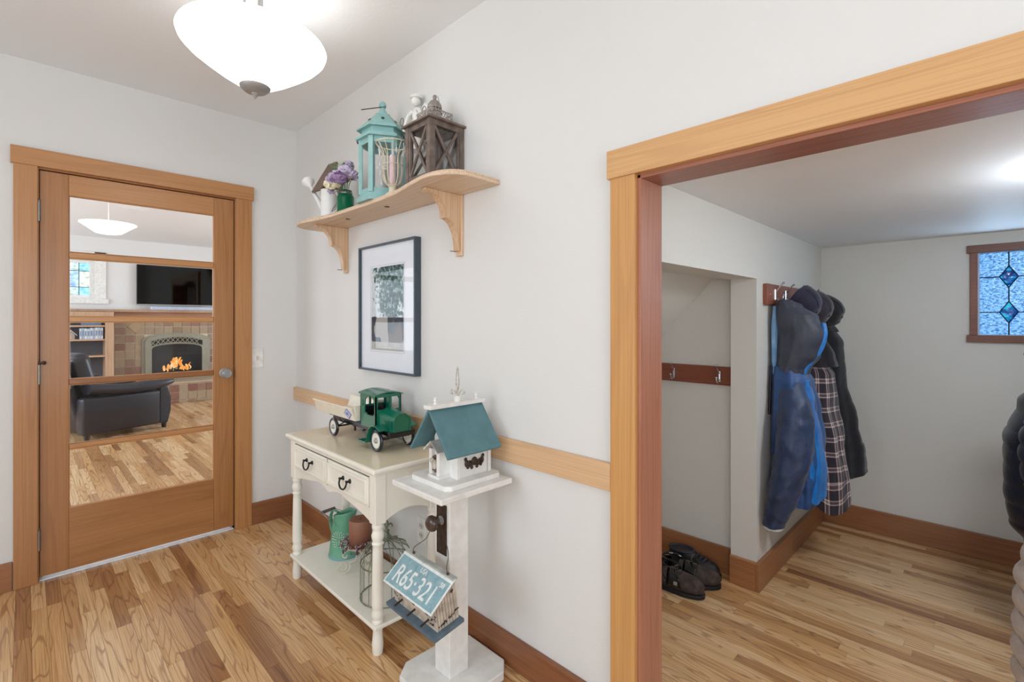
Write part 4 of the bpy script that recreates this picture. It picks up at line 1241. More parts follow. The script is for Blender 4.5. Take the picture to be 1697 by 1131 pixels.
# cab
cabw = .064
cx0, cx1 = .032, .168
side = [(cx0, .088), (.085, .088), (.10, .092), (.118, .118), (.150, .125), (.150, .128), (cx1, .128), (cx1, .236), (cx0, .240)]
for s in (-1, 1):
    y0, y1 = sorted((s*cabw, s*(cabw-.005)))
    q = MB()
    q.box(cx0, cx0+.014, y0, y1, .088, .240)                       # rear pillar
    q.box(cx0+.014, cx0+.040, y0, y1, .088, .178).box(cx0+.014, cx0+.022, y0, y1, .178, .205).box(cx0+.032, cx0+.040, y0, y1, .178, .205).box(cx0+.014, cx0+.040, y0, y1, .205, .240)
    q.box(cx1-.012, cx1, y0, y1, .105, .236)                       # windscreen pillar
    q.box(cx0+.040, cx1-.012, y0, y1, .088, .105)
    # door lower with scooped top, arched head
    q.prism([(cx0+.040, .105), (cx1-.012, .105), (cx1-.012, .150), (cx1-.026, .142), (cx0+.062, .142), (cx0+.052, .150), (cx0+.040, .150)], y0, y1, 'y')
    ar = [(cx0+.040 + .042 + .042*math.cos(R(t)), .198 + .028*math.sin(R(t))) for t in range(0, 181, 20)]
    q.prism([(cx0+.040, .198)] + [(cx0+.040, .238), (cx1-.012, .236), (cx1-.012, .198)] + ar[0:], y0, y1, 'y')
    tkb('cab_side', q, M['tgreen'], 0)
q = MB().box(cx0, cx0+.005, -cabw, cabw, .088, .178).box(cx0, cx0+.005, -cabw, cabw, .212, .240)
for yy in (-.064, -.022, .012, .054): q.box(cx0, cx0+.005, yy, yy+.010, .178, .212)
tkb('cab_back', q, M['tgreen'], 0)
q = MB().box(cx1-.005, cx1, -cabw, cabw, .105, .168).box(cx1-.005, cx1, -cabw, cabw, .222, .236).box(cx1-.005, cx1, -cabw, -cabw+.010, .168, .222).box(cx1-.005, cx1, cabw-.010, cabw, .168, .222).box(cx1-.005, cx1, .008, .016, .168, .222)
tkb('windscreen_frame', q, M['tgreen'], .0)
rows = []
for k in range(9):
    t = -1 + 2*k/8
    z = .238 + .012*(1-t*t)
    rows.append([(cx0-.006, t*.070, z), (cx1+.007, t*.070, z-.004), (cx1+.007, t*.070, z-.009), (cx0-.006, t*.070, z-.006)])
tkb('cab_roof', MB().grid(rows), M['tgreen'], 0)
tkb('seat', MB().box(cx0+.008, cx0+.055, -.056, .056, .110, .132).box(cx0+.006, cx0+.014, -.056, .056, .132, .172), M['tblack'])
tkb('steering_wheel', MB().tube([(cx1-.035+.006*math.sin(2*PI*i/20), -.028+.018*math.cos(2*PI*i/20), .160+.017*math.sin(2*PI*i/20)) for i in range(20)], .002, 6, closed=True).cyl((cx1-.035, -.028, .160), (cx1-.006, -.028, .135), .002), M['tblack'], 0)
tkb('cab_floor', MB().box(cx0, cx1, -.060, .060, .086, .092), M['tgreen'])
# bonnet
hx0, hx1 = cx1, .276
hp = [(-.046, .084), (.046, .084), (.047, .146), (.040, .156), (.012, .172), (-.012, .172), (-.040, .156), (-.047, .146)]
b = MB()
vs_ = [(hx0, p[0]*1.12, .084+(p[1]-.084)*1.06) for p in hp] + [(hx1, p[0]*.9, p[1]-.008 if p[1] > .1 else p[1]) for p in hp]
n = len(hp)
b.add(vs_, [tuple(range(n))[::-1], tuple(range(n, 2*n))] + [(i, (i+1) % n, n+(i+1) % n, n+i) for i in range(n)])
bo = tkb('bonnet', b, M['tgreen'], .003)
for s in (-1, 1):
    for k in range(7):
        tkb('louvre', MB().box(.205+.010*k, .209+.010*k, s*.0478-.002, s*.0478+.002, .102, .132), M['tgreen'], 0, par=bo)
rad = [(p[0]*.92, p[1]-.008 if p[1] > .1 else p[1]) for p in hp]
rq = MB(); n = len(rad)
ri = [(p[0]*.84, .122+(p[1]-.122)*.84) for p in rad]
vs_ = [(hx1+.006, p[0], p[1]) for p in rad] + [(hx1+.006, p[0], p[1]) for p in ri] + [(hx1-.002, p[0], p[1]) for p in rad] + [(hx1+.001, p[0], p[1]) for p in ri]
rq.add(vs_, [(i, (i+1) % n, n+(i+1) % n, n+i) for i in range(n)] + [(2*n+i, 2*n+(i+1) % n, (i+1) % n, i) for i in range(n)] + [(n+i, n+(i+1) % n, 3*n+(i+1) % n, 3*n+i) for i in range(n)] + [tuple(range(3*n, 4*n))])
tkb('radiator', rq, M['tgreen'], 0)
# mudguards with step
for s in (-1, 1):
    rows = []
    path = [(.118, .030), (.133, .031), (.140, .040), (.148, .068), (.162, .092), (.182, .106), (.203, .110), (.224, .106), (.250, .094)]
    for x, z in path:
        a, b_ = sorted((s*.050, s*.094))
        rows.append([(x, a, z), (x, b_, z), (x, b_, z+.003), (x, a, z+.003)])
    tkb('mudguard', MB().grid(rows), M['tgreen'], 0)
    a, b_ = sorted((s*.056, s*.096))
    tkb('running_board', MB().box(.060, .134, a, b_, .028, .032), M['tgreen'])
    tkb('step_bracket', MB().box(.095, .099, min(s*.04, s*.06), max(s*.04, s*.06), .03, .075), M['tblack'], 0)

# ================================================================== BIRDHOUSE STAND
st = thing('birdhouse_stand', 'white painted post with square platform and cut-corner base', 'stand', (-1.392, 1.086, 0))
MB().prism([(-.145,-.10),(-.10,-.155),(.10,-.155),(.145,-.10),(.145,.12),(.10,.165),(-.10,.165),(-.145,.12)], 0, .032).build('base', M['shabby'], st, bevel=.004)
MB().box(-.043, .043, -.043, .041, .032, .684).build('post', M['shabby'], st, bevel=.003)
MB().box(-.145, .147, -.157, .161, .694, .714).build('platform', M['shabby'], st, bevel=.004)
MB().box(-.10, .10, -.10, .10, .684, .694).build('platform_cleat', M['shabby'], st, bevel=.002)
MB().box(-.028, .028, -.047, -.043, .458, .634).build('lock_plate', M['bronze'], st, bevel=.001)
MB().cyl((0, -.047, .613), (0, -.050, .613), .003).cyl((0, -.047, .478), (0, -.050, .478), .003).build('screw', M['steel'], st)
MB().cyl((0, -.047, .520), (0, -.0485, .520), .004, n=10).box(-.0018, .0018, -.0485, -.047, .503, .520).build('keyhole', M['black'], st)
Mk = Matrix.Translation((0, -.047, .578)) @ Matrix.Rotation(R(90), 4, 'X')
MB().lathe([(.016, 0), (.016, .003), (.009, .006), (.009, .020), (.013, .024)], 20, M=Mk).build('knob_shank', M['nickel'], st, smooth=True)
MB().lathe([(.012, .022), (.022, .027), (.0275, .037), (.027, .046), (.021, .054), (.008, .058)], 24, M=Mk).build('door_knob', plain('brown_knob', '#453228', .3, var=.2, coat=.4), st, smooth=True)

# ---- white birdhouse with teal roof
bh = thing('teal_roof_birdhouse', 'white wooden birdhouse with steep teal roof on the stand', 'birdhouse', (-1.39, 1.10, .714))
M['tealroof'] = plain('teal_roof_paint', '#567f86', .5, var=.08, scale=18, bump=.1)
MB().prism([(-.118,-.10),(-.098,-.120),(.092,-.120),(.110,-.102),(.110,.115),(.09,.132),(-.10,.132),(-.118,.115)], 0, .018).build('base', M['shabby'], bh, bevel=.003)
bx, by0, by1 = .064, -.045, .112
MB().prism([(-bx, .018), (bx, .018), (bx, .150), (0, .246), (-bx, .150)], by0, by1, 'y').build('body', M['shabby'], bh, bevel=.001)
for y in (by0, by1-.014):
    MB().box(bx, bx+.004, y, y+.014, .018, .135).build('corner_board', M['shabby'], bh, bevel=.0007)
MB().box(bx, bx+.002, by0+.014, by0+.0155, .018, .135).box(bx, bx+.002, by1-.0155, by1-.014, .018, .135).build('board_gap', plain('gap_grey', '#a7a39d', .8), bh)
for s in (-1, 1):
    P = [(0, .268), (0, .254), (s*.106, .106), (s*.114, .113)]
    MB().prism(P[::-1] if s > 0 else P, -.118, .124, 'y').build('roof_board', M['tealroof'], bh, bevel=.002)
MB().box(-.020, .020, -.124, .130, .262, .276).build('ridge_cap', M['shabby'], bh, bevel=.002)
for y in (-.09, .098):
    MB().lathe([(.007, .276), (.006, .279), (.003, .283), (.006, .290), (.003, .296), (.007, .299), (.007, .301)], 12, (0, y, 0)).build('ridge_knob', M['enamel'], bh, smooth=True)
fin = MB().lathe([(.013, .276), (.013, .292), (.010, .296)], 16, (0, .01, 0)).build('finial_base', M['shabby'], bh, smooth=True)
antq = plain('whitewashed_iron', '#c9c2b8', .6, var=.25, scale=90)
q = MB()
for s in (-1, 1):
    q.tube(smooth_path([(0, .01, .292), (s*.010, .01+s*.004, .312), (s*.020, .01+s*.008, .318), (s*.026, .01+s*.010, .308), (s*.018, .01+s*.008, .302)], 5), .0032, 6)
    q.tube(smooth_path([(0, .01, .300), (s*.004, .01, .325), (s*.009, .01, .345), (s*.004, .01, .385), (0, .01, .402)], 5), [.0028]*10+[.0022]*11, 6)
q.build('fleur_finial', antq, fin, smooth=True)
# porch
MB().box(-.040, .026, -.092, by0, .018, .028).build('porch_floor', M['shabby'], bh, bevel=.001)
for x0, x1 in ((-.038, -.022), (.006, .022)):
    MB().box(x0, x1, -.088, -.074, .028, .118).build('porch_post', M['shabby'], bh, bevel=.001)
MB().box(-.036, .022, -.0745, by0, .028, .120).build('porch_wall', M['shabby'], bh)
for s in (-1, 1):
    P = [(-.008, .150), (-.008, .143), (-.008+s*.040, .112), (-.008+s*.044, .116)]
    MB().prism(P[::-1] if s > 0 else P, -.104, by0, 'y').build('porch_roof', antq if s < 0 else plain('zinc_sheet', '#b9b9b6', .4, .5), bh)
nst = plain('twine_nest', '#8a6a50', .9, var=.3, scale=90, bump=.4)
MB().tube([(-.008+.018*math.cos(2*PI*i/20), -.078-.004*math.sin(3*i), .066+.026*math.sin(2*PI*i/20)) for i in range(20)], .006, 7, closed=True).build('twine_nest', nst, bh, smooth=True)
MB().ball((-.010, -.083, .064), .014, 12, 8, (.9, .8, 1.3)).ball((-.014, -.092, .080), .009, 10, 7).cyl((-.016, -.099, .080), (-.018, -.107, .079), .003, .0005, 6).build('tiny_bird', plain('tiny_bird', '#cfc4b4', .8, var=.2), bh, smooth=True)
# ornate plaque
q = MB()
yc_ = (by0+by1)/2
q.ball((bx+.003, yc_, 0.068), .014, 14, 8, (.35, 1, 1.1))
for s in (-1, 1):
    q.ball((bx+.003, yc_+s*.019, 0.060), .012, 10, 7, (.35, 1.1, .8))
    q.ball((bx+.003, yc_+s*.036, 0.066), .011, 10, 7, (.35, .8, 1.2))
    q.ball((bx+.003, yc_+s*.040, 0.081), .007, 10, 7, (.4, 1, 1))
    q.ball((bx+.003, yc_+s*.030, 0.052), .007, 10, 7, (.4, 1, 1))
    q.ball((bx+.003, yc_+s*.012, 0.048), .007, 10, 7, (.4, 1, 1))
    q.tube(smooth_path([(bx+.006, yc_+s*.010, 0.066), (bx+.007, yc_+s*.024, 0.074), (bx+.007, yc_+s*.034, 0.065), (bx+.006, yc_+s*.027, 0.059)], 4), .002, 6)
q.build('scroll_plaque', M['bronze'], bh, smooth=True, ang=70)

# ---- licence plate birdhouse hanging from the knob
lh = thing('plate_birdhouse', 'hanging birdhouse roofed with a blue licence plate', 'birdhouse', (-1.345, .958, .466), (R(9), R(1.0), 0))
M['white_wash'] = plain('whitewashed_board', '#c6b8a8', .75, var=.18, scale=35, bump=.2)
M['bluegrey'] = plain('blue_grey_paint', '#5d6f7c', .6, var=.12, scale=30)
HW = .122
MB().prism([(-.080, -.135), (.006, -.135), (.006, -.004), (0, -.002), (-.080, -.050)], -HW, HW, 'x').build('body', M['white_wash'], lh, bevel=.001)
for k in range(-3, 4):
    pass
for k in range(7):
    y = -.074 + .011*k
    MB().box(HW-.0002, HW+.0006, y-.0005, y+.0005, -.134, -.006 + .58*y).build('board_groove', plain('groove', '#6d5d52', .9), lh)
MB().box(-HW-.016, HW+.018, -.106, .012, -.147, -.135).build('floor_board', M['bluegrey'], lh, bevel=.001)
hb = plain('hole_dark', '#1a1614', .9)
for k, x in enumerate((-.075, 0, .075)):
    MB().cyl((x, -.0795, -.083), (x, -.0812, -.083), .0145, n=20).build('entrance_hole', hb, lh)
    MB().cyl((x+.006, -.080, -.110), (x+.006, -.112, -.114), .0032, n=8).build('perch', M['bronze'], lh)
# licence plate roof
pb = NT('plate_blue'); pnz = pb.noise(pb.obj(), 45, 4, .7)
pb.color(pb.ramp(pnz, [(.25, '#6d9098'), (.5, '#86a8b0'), (.72, '#9dbac0')])); pb.set(Roughness=.4)
pwht = plain('plate_white', '#e4e6e2', .5, var=.08, scale=50)
sl = R(31)
for s in (-1,):
    Mx = Matrix.Translation((0, 0, .004)) @ (Matrix.Rotation(sl, 4, 'X') if s < 0 else Matrix.Rotation(-sl, 4, 'X'))
    L = .122
    y0, y1 = (-L, 0) if s < 0 else (0, L*.86)
    pl = MB().box(-.138, .138, y0, y1, 0, .003, Mx).build('roof_plate' if s < 0 else 'back_roof', pwht if s < 0 else M['bluegrey'], lh, bevel=.001)
    if s < 0:
        MB().box(-.132, .132, -L+.006, -.018, .003, .0036, Mx).build('blue_field', pb.m, pl, bevel=.0004)
        Mt = Mx @ Matrix.Translation((0, -.078, .0040))
        text('plate_number', 'R65·321', .083, pwht, pl, Mt @ Matrix.Diagonal((.78, 1.0, 1, 1)), .0008, .0006)
        text('plate_country', 'USA', .024, pwht, pl, Mx @ Matrix.Translation((.004, -.031, .0040)) @ Matrix.Diagonal((.8, 1, 1, 1)), .0008, .0003)
        text('plate_year', '58', .021, pwht, pl, Mx @ Matrix.Translation((.108, -.036, .0040)), .0008, .0004)
MB().box(-.136, .136, -.010, .010, .001, .007).build('ridge_cap', plain('zinc_cap', '#b9bdb9', .45, .4, var=.15), lh, bevel=.003)
vine = MB(); rv = random.Random(9)
def leaf_at(p, a, L, face):
    u = Vector((math.cos(a), 0, math.sin(a))) if face == 'y' else Vector((0, math.cos(a), math.sin(a)))
    v_ = Vector((-math.sin(a), 0, math.cos(a))) if face == 'y' else Vector((0, -math.sin(a), math.cos(a)))
    P = Vector(p)
    vine.add([P, P+u*L*.5+v_*L*.28, P+u*L, P+u*L*.5-v_*L*.28], [(0, 1, 2, 3)])
for k in range(14):
    leaf_at((HW+.0012, -.074+.074*k/13, -.128+.020*(k/13)**2+rv.uniform(0, .006)), rv.uniform(.3, 2.6), rv.uniform(.008, .014), 'x')
for k in range(12):
    leaf_at((HW-.004-.030*rv.random(), -.0812, -.130+.060*rv.random()), rv.uniform(0, 3.1), rv.uniform(.008, .014), 'y')
    leaf_at((-HW+.004+.030*rv.random(), -.0812, -.130+.060*rv.random()), rv.uniform(0, 3.1), rv.uniform(.007, .012), 'y')
vine.build('painted_vine', plain('vine_dark', '#3a2a2c', .8), lh)
MB().tube([(HW+.003, -.012+.006*math.cos(i*.55)*(1-i/24), -.034+.006*math.sin(i*.55)*(1-i/24)) for i in range(22)], .0012, 5).build('painted_rose', plain('rose_dark', '#5a3a3c', .8), lh)
# hanging wire up to the knob
bpy.context.view_layer.update()
inv = lh.matrix_world.inverted()
kp = Vector((-1.392, 1.086-.081, .578))
a = inv @ (kp + Vector((-.004, .0, -.02))); b2 = inv @ (kp + Vector((.012, .014, .012)))
wr = MB()
wr.tube(smooth_path([(-.092, -.002, .008), (-.088, .0, .03), (-.066, a.y*.6, a.z*.62), (a.x-.016, a.y, a.z-.012), tuple(a), tuple(inv @ (kp+Vector((0, .018, .026)))), tuple(b2), (.055, b2.y*.5, b2.z*.45), (.096, .0, .03), (.100, -.002, .008)], 5), .0012, 6)
wr.build('hanging_wire', M['bronze'], lh)
MB().ball((-.092, -.002, .010), .005, 8, 6).ball((.100, -.002, .010), .005, 8, 6).build('wire_screw', M['bronze'], lh)

# ================================================================== LOWER SHELF THINGS
pi_ = thing('green_pitcher', 'sage green tin pitcher with white dotted rosette and bail handle', 'pitcher', (-2.31, 1.125, LS), R(10))
pg = NT('pitcher_green'); tcp = pg.obj(); sz_ = pg.n('ShaderNodeSeparateXYZ'); pg.l(tcp, sz_.inputs[0])
pg.color(pg.mix(pg.ramp(pg.math('MULTIPLY', sz_.outputs[2], 5.0), [(0, (1,1,1)), (.12, (0,0,0))]), pg.ramp(pg.noise(tcp, 12, 3), [(.3, '#5a9a7c'), (.7, '#76b394')]), '#7fa9b0'))
pg.set(Roughness=.4)
M['pgreen'] = pg.m
prf = [(.072, 0), (.074, .004), (.073, .012), (.070, .014), (.067, .05), (.060, .11), (.053, .17), (.049, .205), (.052, .215)]
n = 36; b = MB(); vs_ = []
def top_z(k, a):
    return 0
for k, (r, z) in enumerate(prf):
    for i in range(n):
        a = 2*PI*i/n
        sp_ = max(0, math.cos(a))**4 if k >= 7 else 0
        lo = .022*max(0, -math.cos(a-.3)) if k >= 7 else 0
        rr = r + .028*sp_
        vs_.append((rr*math.cos(a), rr*math.sin(a), z + .016*sp_ - lo))
b.add(vs_, [(k*n+i, k*n+(i+1) % n, (k+1)*n+(i+1) % n, (k+1)*n+i) for k in range(len(prf)-1) for i in range(n)] + [tuple(range(n))[::-1]])
o = b.build('body', M['pgreen'], pi_, smooth=True, ang=50)
so = o.modifiers.new('thickness', 'SOLIDIFY'); so.thickness = .0025
MB().tube(smooth_path([(-.045, 0, .198), (-.085, 0, .200), (-.108, 0, .165), (-.104, 0, .115), (-.082, 0, .075), (-.066, 0, .062)], 6), .010, 8, flat=.35).build('handle', M['pgreen'], pi_, smooth=True)
q = MB()
for s in (-1, 1):
    q.tube(smooth_path([(0, s*.054, .165), (-.05, s*.056, .178), (-.128, s*.034, .190)], 5), .0015, 6)
q.build('bail_wire', M['steel'], pi_)
MB().cyl((-.128, -.036, .190), (-.128, .036, .190), .008, n=12).build('wood_grip', plain('grip_wood', '#6a625c', .7, var=.15), pi_, smooth=True)
for s in (-1, 1):
    MB().ball((0, s*.0545, .165), .011, 12, 8, (1, .35, 1)).build('bail_ear', M['pgreen'], pi_, smooth=True)
dots = MB()
for c_ang in (-62, 2):
    for ring, cnt in ((.012, 6), (.020, 10), (.028, 14), (.036, 16)):
        for k in range(cnt):
            t = 2*PI*k/cnt
            z = .098 + ring*math.sin(t)
            r = .0735 - .112*z + .0005
            a = R(c_ang) + ring*math.cos(t)/r
            dots.ball((r*math.cos(a), r*math.sin(a), z), .0028, 6, 4, (1, 1, 1))
dots.build('white_dots', plain('dot_white', '#e6e8dc', .6), pi_)

cs = thing('candle_stand', 'cream scrolled iron candle stand with berry wreath on the lower shelf', 'candle stand', (-2.085, 1.095, LS))
q = MB()
for k in range(3):
    a0 = R(-118 + 120*k)
    Mz = Matrix.Rotation(a0, 4, 'Z')
    pts = [(.030, 0, .100), (.070, 0, .112), (.092, 0, .085), (.072, 0, .062), (.085, 0, .050)]
    q.tube([tuple(Mz @ p) for p in smooth_path([(.018, 0, .118), (.060, 0, .108), (.078, 0, .090), (.064, 0, .078), (.058, 0, .090)], 5)], .003, 6)
    sp_ = []
    for i in range(34):
        t = i/33; r = .033*(1-.72*t); aa = R(150 + 560*t)
        sp_.append(tuple(Mz @ Vector((.075 + r*math.cos(aa)*.95, 0, .036 + r*math.sin(aa)))))
    q.tube([tuple(Mz @ Vector((.012, 0, .105))), tuple(Mz @ Vector((.022, 0, .060)))] + sp_, .003, 6)
q.tube([(.018*math.cos(2*PI*i/20), .018*math.sin(2*PI*i/20), .104) for i in range(20)], .003, 6, closed=True)
q.build('scroll_legs', M['creamwire'], cs, smooth=True)
MB().lathe([(.012, .100), (.016, .118), (.060, .126), (.062, .131), (.01, .130)], 28).build('dish', M['creamwire'], cs, smooth=True)
wrth = MB(); rw = random.Random(4)
for k in range(150):
    a = rw.uniform(0, 2*PI); rr = .066 + rw.uniform(-.006, .022)
    wrth.ball((rr*math.cos(a), rr*math.sin(a), .132 + rw.uniform(-.014, .026)), rw.uniform(.0035, .0065), 6, 4)
bw_ = thing('berry_wreath', 'ring of burgundy and silver berries around the brown candle', 'wreath', (-2.085, 1.095, LS))
o = wrth.build('berries', None, bw_, smooth=True)
br = NT('berry'); br.color(br.ramp(br.n('ShaderNodeNewGeometry').outputs['Random Per Island'], [(0, '#4b2a33'), (.45, '#6d4048'), (.7, '#8e7a7e'), (.9, '#c2b8b8')])); br.set(Roughness=.5)
o['kind'] = 'stuff'
o.data.materials.append(br.m)
tw = MB()
for k in range(16):
    a = 2*PI*k/16
    tw.tube(smooth_path([(.064*math.cos(a), .064*math.sin(a), .136), (.080*math.cos(a+.2), .080*math.sin(a+.2), .145), (.096*math.cos(a+.35), .096*math.sin(a+.35), .138+rw.uniform(-.02, .03))], 3), .0013, 5)
tw.build('twigs', plain('twig', '#4a3430', .8), bw_)
bcn = thing('brown_candle', 'thick brown pillar candle on the scrolled iron stand', 'candle', (-2.085, 1.095, LS+.1315))
wx = NT('brown_wax'); tcx = wx.obj(); szx = wx.n('ShaderNodeSeparateXYZ'); wx.l(tcx, szx.inputs[0])
wx.color(wx.ramp(wx.math('ADD', wx.math('MULTIPLY', szx.outputs[2], 7.0), wx.math('MULTIPLY', wx.noise(tcx, 30, 3), .3)), [(.15, '#6e4233'), (.5, '#8c5a45'), (.95, '#9a6a52')])); wx.set(Roughness=.55)
MB().lathe([(.050, 0), (.051, .004), (.051, .112), (.048, .118), (.040, .119), (.012, .113), (.003, .112)], 36).build('wax', wx.m, bcn, smooth=True, ang=50)
MB().tube([(0,0,.111), (.001,0,.119), (.004,.001,.124)], .0014, 6).build('wick', M['black'], bcn)

wcg = thing('wire_cloche', 'verdigris wire dome cloche with fleur finial on the lower shelf', 'cloche', (-1.842, 1.088, LS))
M['verd'] = plain('verdigris_wire', '#838a76', .6, .2, var=.25, scale=60)
CR, CH, CB = .108, .235, .145
def dome(t):
    # t 0..1 from base to crown
    if t < .5:
        return CR*(1 - .02*t), CB*t/.5
    a = (t-.5)/.5*PI/2
    return CR*.99*math.cos(a), CB + (CH-CB)*math.sin(a)
for k in range(14):
    a = 2*PI*k/14 + .1
    MB().tube([(max(.008, dome(i/22)[0])*math.cos(a), max(.008, dome(i/22)[0])*math.sin(a), dome(i/22)[1]) for i in range(23)], .0018, 6).build('wire', M['verd'], wcg, smooth=True)
for z, r in ((.003, CR), (.145, CR*.99)):
    MB().tube([(r*math.cos(2*PI*i/40), r*math.sin(2*PI*i/40), z) for i in range(40)], .0026, 6, closed=True).build('hoop', M['verd'], wcg, smooth=True)
# curling leaf wires over the crown
for k in range(10):
    a = 2*PI*k/10
    pts = []
    for i in range(12):
        t = i/11
        r = .012 + .080*t; aa = a + .9*t
        pts.append((r*math.cos(aa), r*math.sin(aa), CB + (CH-CB)*math.sqrt(max(0, 1-(r/(CR))**2)) + .006))
    MB().tube(pts, .0018, 6).build('crown_wire', M['verd'], wcg, smooth=True)
MB().lathe([(.020, CH-.004), (.021, CH+.010), (.012, CH+.018), (.008, CH+.030), (.012, CH+.036), (.006, CH+.042)], 16).build('finial_base', M['verd'], wcg, smooth=True)
q = MB().tube([(0, 0, CH+.040), (0, 0, CH+.066), (0, 0, CH+.092)], [.005, .009, .002], 10)
for s in (-1, 1):
    q.tube(smooth_path([(0, 0, CH+.046), (s*.012, s*.006, CH+.066), (s*.024, s*.010, CH+.068), (s*.026, s*.011, CH+.056)], 4), .0036, 6)
q.build('fleur_finial', M['verd'], wcg, smooth=True)

# ================================================================== CLOSET
M['hookwood'] = wood('red_hook_board', '#8d4f3a', '#7f4431', '#6d3828', 'y', .4, 4, 8, .5, .1, line_amt=.15)
M['hookwoodx'] = wood('red_hook_board_x', '#8d4f3a', '#7f4431', '#6d3828', 'x', .4, 4, 8, .5, .1, line_amt=.15)
M['chrome'] = plain('chrome_hook', '#c9ccd2', .22, 1)
def hook(par, p, out):
    o = Vector(out); p = Vector(p)
    q = MB()
    q.tube(smooth_path([p+Vector((0,0,.010))-o*.0, p+o*.012+Vector((0,0,.022)), p+o*.030+Vector((0,0,.048)), p+o*.040+Vector((0,0,.056))], 4), .0038, 8)
    q.tube(smooth_path([p+Vector((0,0,-.008)), p+o*.020+Vector((0,0,-.030)), p+o*.036+Vector((0,0,-.022)), p+o*.040+Vector((0,0,-.006))], 4), .0038, 8)
    s = o.cross(Vector((0,0,1)))
    q.tube([p-Vector((0,0,.026))+o*.002, p+Vector((0,0,.026))+o*.002], .007, 8)
    q.ball(p+o*.041+Vector((0,0,.058)), .006, 8, 6); q.ball(p+o*.041+Vector((0,0,-.004)), .006, 8, 6)
    return q.build('hook', M['chrome'], par, smooth=True)
cr1 = thing('coat_rail', 'red-brown hook board on the closet wall beneath the caps', 'coat rack', (CX0, 2.95, 1.414))
MB().box(0, .022, -.405, .50, -.051, .051).build('board', M['hookwood'], cr1, bevel=.003)
for y in (-.30, -.13, .05, .20, .38): hook(cr1, (.022, y, 0), (1, 0, 0))
MB().cyl((.022, -.365, .0), (.0225, -.365, .0), .004, n=8).build('screw_plug', M['shelf'], cr1)
cr2 = thing('niche_coat_rail', 'red-brown hook board on the wall of the low niche', 'coat rack', (-1.25, 2.52, 1.0))
MB().box(-.45, .312, -.020, 0, -.045, .050).build('board', M['hookwoodx'], cr2, bevel=.003)
for x in (-.36, -.20, .0, .245): hook(cr2, (x, -.020, 0), (0, -1, 0))
cr3 = thing('right_coat_rail', 'red-brown hook board behind the padded coats', 'coat rack', (.40, 2.6, 1.40))
MB().box(-.022, 0, -.9, .85, -.05, .05).build('board', M['hookwood'], cr3, bevel=.003)
for y in (-.75, -.45, -.1, .25, .6): hook(cr3, (-.022, y, 0), (-1, 0, 0))

def fabric(name, c0, c1, rough=.7, scale=25, sheen=.2, bump=.3):
    t = NT(name); p = t.obj()
    nz = t.noise(p, scale, 4, .6)
    t.color(t.ramp(nz, [(.3, c0), (.7, c1)]))
    t.set(Roughness=rough, Sheen_Weight=sheen)
    t.bump(t.noise(p, scale*2.2, 4, .6), bump, .004)
    return t.m
def interp(keys, z):
    for a, b_ in zip(keys, keys[1:]):
        if a[0] >= z >= b_[0]:
            t = (a[0]-z)/(a[0]-b_[0]); t = t*t*(3-2*t)
            return [p+(q-p)*t for p, q in zip(a, b_)]
    return keys[-1] if z < keys[-1][0] else keys[0]
def drape(keys, n=84, rows=80, folds=(), seed=0, wallx=None, sq=1.0, hem=0.0, quilt=None, wrinkle=.07):
    """loft down z; keys = (z, cx, cy, rx, ry); folds = (amp, freq, twist); wallx flattens against the wall"""
    rr = random.Random(seed); ph = [rr.uniform(0, 6.28) for _ in folds]
    b = MB(); R_ = []
    ztop, zbot = keys[0][0], keys[-1][0]
    for k in range(rows+1):
        f = k/rows
        z = ztop+(zbot-ztop)*f
        _, cx, cy, rx, ry = interp(keys, z)
        ring = []
        for i in range(n):
            a = 2*PI*i/n
            m = 1.0
            for (amp, fr, tw), p in zip(folds, ph):
                m += amp*math.sin(fr*a+p+tw*z)*min(1, .25+f*1.3)
            if quilt:
                m += quilt[1]*(abs(math.sin(PI*(z-ztop)/quilt[0]+.25*math.sin(2*a)))**.55 - .7)
            if not quilt:
                m += wrinkle*mnoise.fractal(Vector((math.cos(a)*2.2+seed, math.sin(a)*2.2, z*4.5)), 1.0, 2.0, 3)
            ca, sa = math.cos(a), math.sin(a)
            ca = math.copysign(abs(ca)**sq, ca); sa = math.copysign(abs(sa)**sq, sa)
            x, y = cx+rx*m*ca, cy+ry*m*sa
            if wallx is not None:
                if wallx < 0: x = max(x, wallx+.004)
                else: x = min(x, wallx-.004)
            zz = z + (hem*math.sin(3*a+1.3)*f if k > rows*.8 else 0)
            ring.append((x, y, zz))
        R_.append(ring)
    def uv(k, i):
        return (i/n, k/rows)
    b.grid([r[::-1] for r in R_] , True, True, uv)
    return b
def put(nm, b, mat, par):
    L = par.location
    b.v = [(p[0]-L.x, p[1]-L.y, p[2]-L.z) for p in b.v]
    return b.build(nm, mat, par, smooth=True, ang=70)

# ------------------------------------------------ navy and bright blue rain jacket
rj = thing('rain_jacket', 'hooded navy rain jacket with bright blue panels on the closet hook', 'jacket', (-.70, 2.68, .30))
nav = fabric('navy_shell', '#1f2c48', '#30436a', .5, 18, .1, .5)
navd = fabric('charcoal_shell', '#2b2f3c', '#3d4252', .55, 18, .1, .4)
brt = fabric('bright_blue_shell', '#0f5fae', '#1f86d6', .4, 16, .1, .5)
mid_ = fabric('mid_blue_shell', '#1f3f72', '#2c568f', .5, 16, .1, .5)
put('hood', drape([(1.385, -.745, 2.645, .030, .035), (1.36, -.728, 2.65, .055, .060), (1.30, -.700, 2.66, .092, .080), (1.22, -.684, 2.67, .108, .085), (1.12, -.700, 2.67, .098, .085), (1.04, -.722, 2.67, .075, .08), (.98, -.735, 2.67, .062, .07)],
                  folds=((.045, 3, 5), (.03, 5, -7), (.02, 9, 12)), seed=1, wallx=CX0), navd, rj)
